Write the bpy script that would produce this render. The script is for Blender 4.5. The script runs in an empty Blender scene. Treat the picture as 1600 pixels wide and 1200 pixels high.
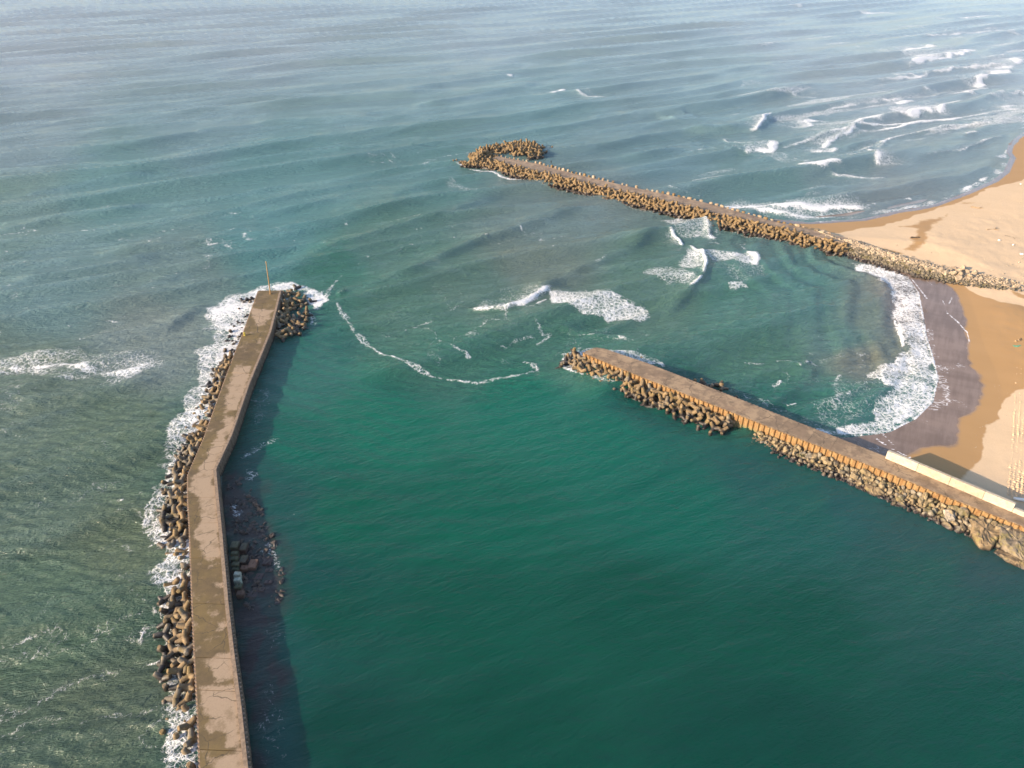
import bpy, bmesh, math, random
import numpy as np
from mathutils import Vector, Matrix, Euler

random.seed(7); rng = np.random.default_rng(7)
sc = bpy.context.scene
COL = sc.collection
R = math.radians

# ------------------------------------------------------------------ camera
CAM_H = 100.0; PITCH = 33.0; FPX = 1142.0
cam = bpy.data.cameras.new('camera'); cam_o = bpy.data.objects.new('camera', cam)
COL.objects.link(cam_o); sc.camera = cam_o
cam.sensor_fit = 'HORIZONTAL'; cam.sensor_width = 36.0; cam.lens = FPX / 1600.0 * 36.0
cam.clip_start = 1.0; cam.clip_end = 60000.0
cam_o.location = (0, 0, CAM_H); cam_o.rotation_euler = (R(90 - PITCH), 0, 0)

# ------------------------------------------------------------------ world, sun, exposure
SUN_DIR = Vector((-0.93, -0.36, 0)).normalized(); SUN_EL = R(19)
w = bpy.data.worlds.new('World'); sc.world = w; w.use_nodes = True
wn = w.node_tree.nodes; sky = wn.new('ShaderNodeTexSky'); sky.sky_type = 'NISHITA'; sky.sun_disc = False
sky.sun_elevation = SUN_EL; sky.sun_rotation = math.atan2(SUN_DIR.x, SUN_DIR.y)
sky.altitude = 0; sky.air_density = 1.0; sky.dust_density = 1.8; sky.ozone_density = 2.0
w.node_tree.links.new(sky.outputs[0], wn['Background'].inputs[0]); wn['Background'].inputs[1].default_value = 0.13
sun = bpy.data.lights.new('sun', 'SUN'); sun.energy = 3.9; sun.angle = R(0.6); sun.color = (1.0, 0.80, 0.58)
sun_o = bpy.data.objects.new('sun', sun); COL.objects.link(sun_o)
to_sun = Vector((SUN_DIR.x * math.cos(SUN_EL), SUN_DIR.y * math.cos(SUN_EL), math.sin(SUN_EL)))
sun_o.rotation_euler = to_sun.to_track_quat('Z', 'Y').to_euler(); sun_o.location = (-300, -150, 200)
sc.view_settings.view_transform = 'Standard'; sc.view_settings.look = 'None'
sc.view_settings.exposure = 1.27; sc.view_settings.gamma = 1.0
sc.cycles.max_bounces = 4; sc.cycles.diffuse_bounces = 2; sc.cycles.glossy_bounces = 3
sc.cycles.transparent_max_bounces = 8; sc.cycles.caustics_reflective = False

# ------------------------------------------------------------------ photo pixel -> place
SP, CP = math.sin(R(PITCH)), math.cos(R(PITCH))
def at(px, py, z=0.0):
    vx = (px - 800) / FPX; vy = (600 - py) / FPX
    dx, dy, dz = vx, CP + vy * SP, -SP + vy * CP
    k = (z - CAM_H) / dz
    return Vector((dx * k, dy * k, z))
def atl(pts, z=0.0): return [at(p[0], p[1], z) for p in pts]

# ------------------------------------------------------------------ object helpers
def tag(o, label=None, cat=None, group=None, kind=None):
    if label: o['label'] = label
    if cat: o['category'] = cat
    if group: o['group'] = group
    if kind: o['kind'] = kind
    return o
def link(name, me, mat=None, parent=None):
    o = bpy.data.objects.new(name, me); COL.objects.link(o)
    if mat: me.materials.clear(); me.materials.append(mat)
    if parent is not None:
        o.parent = parent
    return o
def empty(name, loc):
    o = bpy.data.objects.new(name, None); COL.objects.link(o); o.location = loc
    o.empty_display_size = 0.5
    return o
def from_bm(name, bm, mat, parent=None, origin=None, smooth=False):
    if origin is not None: bmesh.ops.translate(bm, verts=bm.verts, vec=-Vector(origin))
    me = bpy.data.meshes.new(name); bm.to_mesh(me); bm.free()
    if smooth: me.polygons.foreach_set('use_smooth', [True] * len(me.polygons))
    return link(name, me, mat, parent)
def mesh_np(name, V, F, smooth=True):
    me = bpy.data.meshes.new(name)
    nv, nf = len(V), len(F); k = F.shape[1]
    me.vertices.add(nv); me.vertices.foreach_set('co', V.astype(np.float32).ravel())
    me.loops.add(nf * k); me.loops.foreach_set('vertex_index', F.astype(np.int32).ravel())
    me.polygons.add(nf)
    me.polygons.foreach_set('loop_start', np.arange(0, nf * k, k, dtype=np.int32))
    me.polygons.foreach_set('loop_total', np.full(nf, k, dtype=np.int32))
    me.polygons.foreach_set('use_smooth', np.full(nf, smooth))
    me.update(calc_edges=True)
    return me
def fattr(me, name, arr):
    a = me.attributes.new(name, 'FLOAT', 'POINT'); a.data.foreach_set('value', arr.astype(np.float32).ravel())
def cattr(me, name, arr):
    a = me.attributes.new(name, 'FLOAT_COLOR', 'POINT')
    full = np.ones((len(arr), 4), np.float32); full[:, :3] = arr; a.data.foreach_set('color', full.ravel())
_ones = 'zero first second third fourth fifth sixth seventh eighth ninth tenth eleventh twelfth thirteenth fourteenth fifteenth sixteenth seventeenth eighteenth nineteenth'.split()
_tens = ['', '', 'twenty', 'thirty', 'forty', 'fifty', 'sixty', 'seventy', 'eighty', 'ninety']
_tth = ['', '', 'twentieth', 'thirtieth', 'fortieth', 'fiftieth', 'sixtieth', 'seventieth', 'eightieth', 'ninetieth']
def nth(n):
    if n < 20: return _ones[n]
    if n >= 100: return 'hundredth' if n == 100 else 'hundred-' + nth(n - 100)
    return _tth[n // 10] if n % 10 == 0 else _tens[n // 10] + '-' + _ones[n % 10]

# ------------------------------------------------------------------ numeric helpers
_lat = rng.random((256, 256))
def vnoise(x, y):
    xi = np.floor(x).astype(int); yi = np.floor(y).astype(int)
    fx = x - xi; fy = y - yi; fx = fx * fx * (3 - 2 * fx); fy = fy * fy * (3 - 2 * fy)
    a = _lat[xi & 255, yi & 255]; b = _lat[(xi + 1) & 255, yi & 255]
    c = _lat[xi & 255, (yi + 1) & 255]; d = _lat[(xi + 1) & 255, (yi + 1) & 255]
    return (a * (1 - fx) + b * fx) * (1 - fy) + (c * (1 - fx) + d * fx) * fy
def fbm(x, y, s, octv=4):
    r = 0; a = 1; t = 0
    for i in range(octv):
        r = r + a * vnoise(x / s + 17.3 * i, y / s + 9.1 * i); t += a; a *= .5; s *= .5
    return r / t
def sstep(a, b, x):
    t = np.clip((x - a) / (b - a), 0, 1); return t * t * (3 - 2 * t)
def pl_dist(X, Y, pts, maxd=None):
    """distance, signed side (+ = right of travel), arc length fraction along a polyline"""
    P = np.array([(p[0], p[1]) for p in pts]); D = np.full(X.shape, 1e9); S = np.zeros(X.shape); A = np.zeros(X.shape)
    L = np.hypot(*(P[1:] - P[:-1]).T); cum = np.concatenate([[0], np.cumsum(L)]); tot = max(cum[-1], 1e-6)
    for i in range(len(P) - 1):
        a, b = P[i], P[i + 1]; d = b - a; l2 = max(d @ d, 1e-9)
        t = np.clip(((X - a[0]) * d[0] + (Y - a[1]) * d[1]) / l2, 0, 1)
        ex = X - (a[0] + t * d[0]); ey = Y - (a[1] + t * d[1]); q = np.hypot(ex, ey)
        m = q < D
        D[m] = q[m]; A[m] = ((cum[i] + t * L[i]) / tot)[m]
        s = -(d[0] * ey - d[1] * ex) / math.sqrt(l2); S[m] = s[m]
    return D, S, A
def inside(X, Y, pts):
    P = [(p[0], p[1]) for p in pts]; r = np.zeros(X.shape, bool); n = len(P)
    for i in range(n):
        x1, y1 = P[i]; x2, y2 = P[(i + 1) % n]
        if y1 == y2: continue
        c = ((y1 > Y) != (y2 > Y)) & (X < (x2 - x1) * (Y - y1) / (y2 - y1) + x1)
        r ^= c
    return r
def box(X, Y, pts, m):
    xs = [p[0] for p in pts]; ys = [p[1] for p in pts]
    return (X > min(xs) - m) & (X < max(xs) + m) & (Y > min(ys) - m) & (Y < max(ys) + m)

# ------------------------------------------------------------------ node helpers
def mat_new(name):
    m = bpy.data.materials.new(name); m.use_nodes = True
    return m, m.node_tree, m.node_tree.nodes['Principled BSDF']
class N:
    def __init__(s, nt): s.nt = nt
    def new(s, t, **kw):
        n = s.nt.nodes.new(t)
        for k, v in kw.items(): setattr(n, k, v)
        return n
    def lk(s, a, b): s.nt.links.new(a, b)
    def put(s, sock, v):
        if isinstance(v, (int, float)): sock.default_value = v
        elif isinstance(v, (tuple, list)): sock.default_value = tuple(v) + ((1,) if len(sock.default_value) == 4 and len(v) == 3 else ())
        else: s.lk(v, sock)
    def math(s, op, a, b=0.0, clamp=False):
        n = s.new('ShaderNodeMath', operation=op, use_clamp=clamp); s.put(n.inputs[0], a); s.put(n.inputs[1], b); return n.outputs[0]
    def mix(s, f, a, b, mode='MIX'):
        n = s.new('ShaderNodeMix', data_type='RGBA', blend_type=mode); s.put(n.inputs[0], f); s.put(n.inputs[6], a); s.put(n.inputs[7], b); return n.outputs[2]
    def noise(s, vec, scale, detail=4, rough=.55, dist=0.0):
        n = s.new('ShaderNodeTexNoise'); s.put(n.inputs['Scale'], scale); n.inputs['Detail'].default_value = detail
        n.inputs['Roughness'].default_value = rough; n.inputs['Distortion'].default_value = dist
        if vec is not None: s.lk(vec, n.inputs['Vector'])
        return n.outputs['Fac']
    def ramp(s, v, a, b, c=0.0, d=1.0):
        n = s.new('ShaderNodeMapRange', interpolation_type='SMOOTHSTEP'); s.put(n.inputs[0], v)
        s.put(n.inputs[1], a); s.put(n.inputs[2], b); s.put(n.inputs[3], c); s.put(n.inputs[4], d); return n.outputs[0]
    def attr(s, name):
        return s.new('ShaderNodeAttribute', attribute_name=name)
    def pos(s): return s.new('ShaderNodeNewGeometry').outputs['Position']
    def mapping(s, vec, rot=0, scale=(1, 1, 1)):
        n = s.new('ShaderNodeMapping'); s.lk(vec, n.inputs['Vector']); n.inputs['Rotation'].default_value = (0, 0, rot)
        m_ = s.new('ShaderNodeMapping'); s.lk(n.outputs[0], m_.inputs['Vector']); m_.inputs['Scale'].default_value = scale; n = m_
        return n.outputs[0]
    def z(s, vec):
        n = s.new('ShaderNodeSeparateXYZ'); s.lk(vec, n.inputs[0]); return n.outputs[2]
    def bump(s, h, strength, dist, normal=None):
        n = s.new('ShaderNodeBump'); s.put(n.inputs['Strength'], strength); n.inputs['Distance'].default_value = dist; s.lk(h, n.inputs['Height'])
        if normal is not None: s.lk(normal, n.inputs['Normal'])
        return n.outputs[0]

# ------------------------------------------------------------------ materials
def water_mat():
    m, nt, b = mat_new('sea_water'); n = N(nt); pos = n.pos()
    tint = n.attr('tint').outputs['Color']; fo = n.attr('foam').outputs['Fac']
    # foam lace: cell edges warped by noise plus fine speckle
    wv = n.new('ShaderNodeVectorMath', operation='MULTIPLY_ADD')
    nz = n.new('ShaderNodeTexNoise'); nz.inputs['Scale'].default_value = 0.45; nz.inputs['Detail'].default_value = 3; n.lk(pos, nz.inputs['Vector'])
    n.lk(nz.outputs['Color'], wv.inputs[0]); wv.inputs[1].default_value = (2.2, 2.2, 0); n.lk(pos, wv.inputs[2])
    v1 = n.new('ShaderNodeTexVoronoi', feature='DISTANCE_TO_EDGE'); v1.inputs['Scale'].default_value = 0.75; n.lk(wv.outputs[0], v1.inputs['Vector'])
    v2 = n.new('ShaderNodeTexVoronoi', feature='DISTANCE_TO_EDGE'); v2.inputs['Scale'].default_value = 1.9; n.lk(wv.outputs[0], v2.inputs['Vector'])
    e1 = n.ramp(v1.outputs['Distance'], 0.0, 0.28, 1, 0); e2 = n.ramp(v2.outputs['Distance'], 0.0, 0.25, 1, 0)
    f1 = n.noise(pos, 1.6, 6, .7); f2 = n.noise(pos, .28, 4, .6)
    f3 = n.noise(pos, 4.5, 3, .7)
    p = n.math('ADD', n.math('MULTIPLY', e1, .20), n.math('MULTIPLY', e2, .20))
    p = n.math('ADD', p, n.math('MULTIPLY', f1, .50)); p = n.math('ADD', p, n.math('MULTIPLY', f2, .35)); p = n.math('ADD', p, n.math('MULTIPLY', f3, .40))
    thr = n.math('SUBTRACT', 1.30, n.math('MULTIPLY', fo, 0.84))
    d = n.math('SUBTRACT', p, thr)
    mask = n.ramp(d, -0.10, 0.42); mask = n.math('MULTIPLY', mask, n.ramp(fo, 0.02, 0.12))
    mask = n.math('MINIMUM', mask, .93)
    # colour variation of the turbid water
    cl = n.noise(pos, .02, 4, .6); cf = n.noise(n.mapping(pos, R(-12), (.35, 1, 1)), .35, 4, .65)
    var = n.math('ADD', n.math('MULTIPLY', cl, .5), n.math('MULTIPLY', cf, .5))
    tc = n.mix(n.ramp(var, .3, .7, 0, 1), n.mix(1.0, tint, (.88, .90, .91), 'MULTIPLY'), n.mix(1.0, tint, (1.12, 1.10, 1.08), 'MULTIPLY'))
    col = n.mix(mask, tc, (.86, .84, .83))
    n.put(b.inputs['Base Color'], col)
    n.put(b.inputs['Roughness'], n.math('ADD', .09, n.math('MULTIPLY', mask, .6)))
    b.inputs['IOR'].default_value = 1.333
    # ripples
    r1 = n.noise(n.mapping(pos, R(-26), (.36, 1, 1)), .8, 6, .66, .2)
    r2 = n.noise(n.mapping(pos, R(-8), (.5, 1, 1)), 1.7, 4, .6)
    r3 = n.noise(n.mapping(pos, R(-20), (.34, 1, 1)), 1.1, 3, .55, .4); rg = n.math('SUBTRACT', 1.0, n.math('ABSOLUTE', n.math('SUBTRACT', n.math('MULTIPLY', r3, 2.0), 1.0)))
    h = n.math('ADD', n.math('MULTIPLY', r1, .9), n.math('MULTIPLY', r2, .22)); h = n.math('ADD', h, n.math('MULTIPLY', n.math('POWER', rg, 3.0), .24))
    h = n.math('ADD', h, n.math('MULTIPLY', mask, .25))
    nr = n.bump(h, n.attr('rip').outputs['Fac'], 1.0)
    n.put(b.inputs['Normal'], nr)
    return m
def sand_mat():
    m, nt, b = mat_new('beach_sand'); n = N(nt); pos = n.pos()
    wet = n.attr('wet').outputs['Fac']; film = n.attr('film').outputs['Fac']; churn = n.attr('churn').outputs['Fac']; fo = n.attr('foam').outputs['Fac']
    f = n.noise(pos, .35, 6, .6); f2 = n.noise(n.mapping(pos, R(30), (.3, 1, 1)), .12, 5, .6); g = n.noise(pos, 3.0, 4, .7)
    dry = n.mix(f2, (.55, .40, .25), (.68, .50, .325)); dry = n.mix(n.math('MULTIPLY', g, .35), dry, (.40, .27, .16))
    wetc = n.mix(f2, (.34, .195, .075), (.40, .24, .105))
    wm = n.ramp(n.math('ADD', wet, n.math('MULTIPLY', n.math('SUBTRACT', f, .5), .35)), .42, .58)
    c = n.mix(wm, dry, wetc)
    fm = n.ramp(n.math('ADD', film, n.math('MULTIPLY', n.math('SUBTRACT', f, .5), .3)), .35, .68)
    bw = n.noise(n.mapping(pos, R(-60), (.12, 1, 1)), .9, 5, .65)
    c = n.mix(fm, c, n.mix(n.ramp(n.math('ADD', n.math('MULTIPLY', f2, .6), n.math('MULTIPLY', bw, .4)), .38, .62), (.15, .105, .078), (.225, .163, .128)))
    v1 = n.new('ShaderNodeTexVoronoi', feature='DISTANCE_TO_EDGE'); v1.inputs['Scale'].default_value = 1.1; n.lk(n.mapping(pos, R(20), (.45, 1, 1)), v1.inputs['Vector'])
    p = n.math('ADD', n.math('MULTIPLY', n.ramp(v1.outputs['Distance'], 0, .2, 1, 0), .4), n.math('MULTIPLY', n.noise(pos, 1.8, 5, .7), .8))
    mk = n.ramp(n.math('SUBTRACT', p, n.math('SUBTRACT', 1.16, n.math('MULTIPLY', fo, .85))), -.08, .30); mk = n.math('MULTIPLY', mk, n.ramp(fo, .02, .12))
    c = n.mix(n.math('MULTIPLY', mk, .9), c, (.85, .82, .82))
    n.put(b.inputs['Base Color'], c)
    ro = n.math('SUBTRACT', .95, n.math('MULTIPLY', wm, .3)); ro = n.math('SUBTRACT', ro, n.math('MULTIPLY', fm, .5))
    n.put(b.inputs['Roughness'], ro); b.inputs['IOR'].default_value = 1.33
    h = n.math('ADD', n.math('MULTIPLY', f, .4), n.math('MULTIPLY', g, .25))
    inv = n.math('SUBTRACT', 1.0, n.math('MULTIPLY', wm, .85))
    n.put(b.inputs['Normal'], n.bump(h, inv, .22))
    return m
def stone_mat(name, lo, hi, wet_shade_col, z_wet_shade, rough=.85, speck=6.0, moss=None):
    m, nt, b = mat_new(name); n = N(nt); pos = n.pos(); z = n.z(pos)
    oi = n.new('ShaderNodeObjectInfo').outputs['Random']; oi2 = n.math('FRACT', n.math('MULTIPLY', oi, 7.31))
    f = n.noise(pos, 1.1, 6, .65); g = n.noise(pos, speck, 4, .7)
    c = n.mix(n.ramp(f, .3, .7), lo, hi)
    c = n.mix(n.math('MULTIPLY', oi, .55), c, n.mix(1.0, c, (.62, .60, .58), 'MULTIPLY'))
    gr = n.new('ShaderNodeRGBToBW'); n.lk(c, gr.inputs[0]); gc = n.new('ShaderNodeCombineColor'); n.lk(n.math('MULTIPLY', gr.outputs[0], 1.22), gc.inputs[0]); n.lk(n.math('MULTIPLY', gr.outputs[0], 1.08), gc.inputs[1]); n.lk(n.math('MULTIPLY', gr.outputs[0], .86), gc.inputs[2])
    c = n.mix(n.ramp(oi2, .45, 1.0, 0, .75), c, gc.outputs[0])
    c = n.mix(n.ramp(g, .5, .75, 0, .5), c, (.06, .045, .03))
    if moss: c = n.mix(n.ramp(n.noise(pos, .5, 5, .6), .5, .66, 0, .8), c, moss)
    zz = n.math('ADD', z, n.math('MULTIPLY', n.math('SUBTRACT', f, .5), .9))
    wt = n.ramp(zz, z_wet_shade - .35, z_wet_shade + .35, 1, 0)
    c = n.mix(wt, c, wet_shade_col)  # wet weedy foot, darkened further as painted shade in the gaps
    n.put(b.inputs['Base Color'], c); n.put(b.inputs['Roughness'], n.math('SUBTRACT', rough, n.math('MULTIPLY', wt, .35)))
    n.put(b.inputs['Normal'], n.bump(n.math('ADD', f, n.math('MULTIPLY', g, .4)), .6, .12))
    return m
def deck_mat(name, wetc, dryc, stain):
    m, nt, b = mat_new(name); n = N(nt); pos = n.pos()
    pale = n.attr('pale').outputs['Fac']
    f = n.noise(pos, .55, 6, .65); g = n.noise(pos, 5, 5, .7); big = n.noise(pos, .12, 4, .6)
    v = n.new('ShaderNodeTexVoronoi', feature='DISTANCE_TO_EDGE'); v.inputs['Scale'].default_value = .22
    wv = n.new('ShaderNodeVectorMath', operation='MULTIPLY_ADD'); nz = n.new('ShaderNodeTexNoise'); nz.inputs['Scale'].default_value = .9; nz.inputs['Detail'].default_value = 5
    n.lk(pos, nz.inputs['Vector']); n.lk(nz.outputs['Color'], wv.inputs[0]); wv.inputs[1].default_value = (1.5, 1.5, 0); n.lk(pos, wv.inputs[2]); n.lk(wv.outputs[0], v.inputs['Vector'])
    crack = n.math('MULTIPLY', n.ramp(v.outputs['Distance'], .0, .02, 1, 0), n.ramp(big, .42, .55))
    pm = n.ramp(n.math('ADD', pale, n.math('MULTIPLY', n.math('SUBTRACT', n.noise(pos, .4, 8, .72), .5), 2.4)), .32, .70)
    wc = n.mix(n.ramp(big, .35, .65), wetc, stain)
    wc = n.mix(n.ramp(g, .4, .75, 0, .5), wc, n.mix(1.0, wc, (.7, .7, .7), 'MULTIPLY')); wc = n.mix(n.ramp(f, .35, .75, 0, .8), wc, n.mix(1.0, wc, (.6, .62, .62), 'MULTIPLY'))
    dc = n.mix(n.ramp(g, .3, .8, 0, .5), dryc, n.mix(1.0, dryc, (.66, .64, .62), 'MULTIPLY'))
    dc = n.mix(n.ramp(n.noise(pos, .35, 6, .7), .5, .68, 0, .5), dc, wetc)
    c = n.mix(pm, wc, dc); c = n.mix(n.math('MULTIPLY', crack, .85), c, (.04, .03, .02))
    n.put(b.inputs['Base Color'], c); n.put(b.inputs['Roughness'], n.math('ADD', .72, n.math('MULTIPLY', pm, .2)))
    n.put(b.inputs['Normal'], n.bump(n.math('ADD', n.math('MULTIPLY', g, .5), f), .5, .04))
    return m
def pile_mat(name, a, c2, low, ztop, zlow):
    m, nt, b = mat_new(name); n = N(nt); pos = n.pos(); z = n.z(pos)
    f = n.noise(n.mapping(pos, 0, (1, 1, .35)), 1.6, 5, .65); g = n.noise(pos, 7, 4, .7)
    c = n.mix(n.ramp(f, .3, .7), a, c2); c = n.mix(n.ramp(g, .45, .8, 0, .6), c, (.09, .045, .02))
    zz = n.math('ADD', z, n.math('MULTIPLY', n.math('SUBTRACT', f, .5), 1.2))
    c = n.mix(n.ramp(zz, zlow - .3, zlow + .3, 1, 0), c, low)
    n.put(b.inputs['Base Color'], c); b.inputs['Roughness'].default_value = .8
    n.put(b.inputs['Normal'], n.bump(g, .5, .04))
    return m
def plain(name, col, rough=.7, var=.25, scale=3.0):
    m, nt, b = mat_new(name); n = N(nt); f = n.noise(n.pos(), scale, 5, .65)
    n.put(b.inputs['Base Color'], n.mix(n.ramp(f, .3, .75, 0, 1), col, tuple(x * (1 - 2 * var if var < .4 else .3) for x in col)))
    b.inputs['Roughness'].default_value = rough; n.put(b.inputs['Normal'], n.bump(f, .3, .03))
    return m
M = {}
M['water'] = water_mat(); M['sand'] = sand_mat()
M['tetra'] = stone_mat('weathered_concrete', (.13, .085, .04), (.27, .185, .095), (.022, .017, .014), .75, moss=(.15, .10, .032))
M['tetra_far'] = stone_mat('weathered_concrete_ochre', (.14, .085, .032), (.30, .20, .095), (.03, .02, .014), .9, moss=(.15, .095, .03))
M['rock'] = stone_mat('riprap_stone', (.11, .08, .045), (.36, .27, .15), (.03, .022, .02), .55, speck=4, moss=(.10, .085, .03))
M['rock_pale'] = stone_mat('pale_riprap_stone', (.26, .19, .125), (.44, .34, .23), (.06, .04, .025), .3, speck=4)
M['slabrock'] = stone_mat('grouted_rock', (.13, .09, .045), (.29, .205, .115), (.035, .026, .02), .3, speck=3, moss=(.20, .16, .05))
M['block_dark'] = stone_mat('algae_concrete', (.05, .06, .035), (.10, .10, .055), (.06, .035, .03), 1.0, moss=(.035, .05, .02))
M['block_pale'] = stone_mat('grey_concrete_block', (.26, .28, .22), (.40, .42, .35), (.08, .08, .06), .4)
M['block_red'] = stone_mat('reddish_wet_block', (.12, .06, .04), (.16, .09, .06), (.05, .03, .028), .45)
M['deckA'] = deck_mat('damp_concrete_deck', (.125, .082, .036), (.345, .25, .165), (.165, .11, .038))
M['deckB'] = deck_mat('brown_concrete_deck', (.25, .165, .10), (.35, .245, .15), (.22, .15, .09))
M['deckC'] = deck_mat('breakwater_deck', (.25, .175, .115), (.36, .26, .17), (.22, .15, .10))
M['coping'] = plain('coping_concrete', (.30, .21, .14), .85, .25, 2.0)
M['pileA'] = pile_mat('tarred_sheet_pile', (.13, .09, .06), (.24, .17, .12), (.02, .018, .018), 3.5, .6)
M['pileB'] = pile_mat('rusty_sheet_pile', (.20, .095, .028), (.31, .20, .085), (.18, .145, .065), 3, .9)
M['joint'] = plain('pier_core', (.06, .045, .03), .9)
M['parapet'] = stone_mat('parapet_concrete', (.40, .33, .235), (.52, .43, .31), (.3, .24, .17), 2.0, speck=2.5)
M['wood'] = plain('bleached_wood', (.36, .24, .13), .8, .2, 6)
M['darkwood'] = plain('dark_driftwood', (.10, .07, .045), .85, .2, 6)
M['pole'] = plain('rusty_ochre_pole', (.45, .25, .09), .6, .25, 3)
M['white'] = plain('white_plastic', (.75, .72, .68), .5, .05)
M['green'] = plain('green_net', (.10, .32, .20), .8, .2, 5)
M['yellow'] = plain('yellow_paint', (.52, .40, .05), .6, .2, 5)
M['skin'] = plain('skin', (.42, .25, .17), .6, .05)
M['darkcloth'] = plain('dark_clothing', (.03, .03, .035), .9, .1)
M['redcloth'] = plain('red_board', (.55, .10, .07), .5, .05)

# ------------------------------------------------------------------ plan lines (photo pixels of things on the ground)
A_LEFT = [(404, 454), (381, 518), (372, 540), (350, 598), (320, 682), (294, 742), (294, 780), (297, 830), (301, 940), (304, 1010), (309, 1100), (313, 1200), (316, 1290)]
A_RIGHT = [(440, 454), (424, 518), (413, 545), (391, 598), (363, 680), (338, 734), (342, 778), (347, 828), (357, 940), (365, 1010), (377, 1100), (388, 1200), (398, 1290)]
B_BACK = [(930, 543), (945, 545), (1010, 567), (1075, 592), (1162, 626), (1250, 661), (1358, 703), (1386, 714), (1480, 752), (1600, 801), (1760, 866)]
B_FRONT = [(911, 551), (937, 562), (1000, 588), (1075, 617), (1162, 651), (1250, 686), (1291, 701), (1375, 733), (1459, 768), (1600, 823), (1760, 886)]
C_BACK = [(776, 244), (841, 256), (899, 272), (985, 292), (1100, 316), (1205, 345), (1291, 364), (1338, 375)]
C_FRONT = [(770, 248), (787, 254), (825, 264), (890, 279), (956, 295), (1042, 314), (1119, 333), (1205, 352), (1270, 368), (1325, 381)]
ZA, ZB, ZC = 2.5, 3.0, 2.6
# shore: waterline polylines
N_SHORE = [(1200, 341), (1263, 347), (1346, 342), (1397, 330), (1456, 320), (1514, 298), (1550, 282), (1568, 268), (1578, 246), (1572, 238), (1576, 224), (1588, 214), (1600, 206), (1680, 180), (1850, 150), (2200, 110), (3200, 60)]
N_SWASH = [(1220, 351), (1263, 351), (1346, 346), (1397, 334), (1456, 324), (1514, 302), (1550, 288), (1570, 273), (1585, 248), (1576, 241), (1581, 227), (1591, 221), (1590, 216), (1600, 210), (1680, 186), (1850, 155), (2200, 115), (3200, 64)]
N_WETLINE = [(1270, 364), (1308, 363), (1359, 355), (1428, 338), (1480, 320), (1531, 301), (1570, 287), (1597, 278), (1680, 240), (1850, 200), (2200, 150), (3200, 90)]
S_SHORE = [(1330, 402), (1385, 418), (1418, 432), (1436, 458), (1443, 495), (1449, 530), (1459, 560), (1466, 592), (1458, 627), (1433, 653), (1390, 675), (1360, 679), (1320, 684)]
S_SWASH = [(1440, 428), (1472, 437), (1490, 457), (1493, 470), (1510, 497), (1517, 523), (1520, 557), (1530, 577), (1529, 600), (1532, 617), (1520, 640), (1502, 660), (1497, 680), (1490, 694), (1453, 707), (1433, 715), (1400, 730)]
S_WETLINE = [(1480, 432), (1511, 448), (1533, 463), (1560, 473), (1600, 482), (1640, 500), (1640, 580), (1600, 604), (1580, 618), (1564, 633), (1559, 651), (1542, 672), (1530, 688), (1522, 725), (1510, 760)]

nW, nSw, nWt = atl(N_SHORE), atl(N_SWASH, .1), atl(N_WETLINE, .6)
sW, sSw, sWt = atl(S_SHORE), atl(S_SWASH, .1), atl(S_WETLINE, .6)
rootC = atl([(1280, 366), (1338, 388), (1400, 408), (1460, 424), (1520, 437), (1600, 452)], 1.0)   # rubble ridge between the beaches
FAR = 3200
pierB_mid = atl([(1250, 672), (1380, 722), (1600, 812), (1760, 876)], 0)
dB = (pierB_mid[-1] - pierB_mid[-2]).normalized()
pierB_mid.append(pierB_mid[-1] + dB * 900)
land_poly = list(nW) + [Vector((4000, 1200, 0)), Vector((4000, pierB_mid[-1].y, 0))] + pierB_mid[::-1] + sW[::-1]

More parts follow.
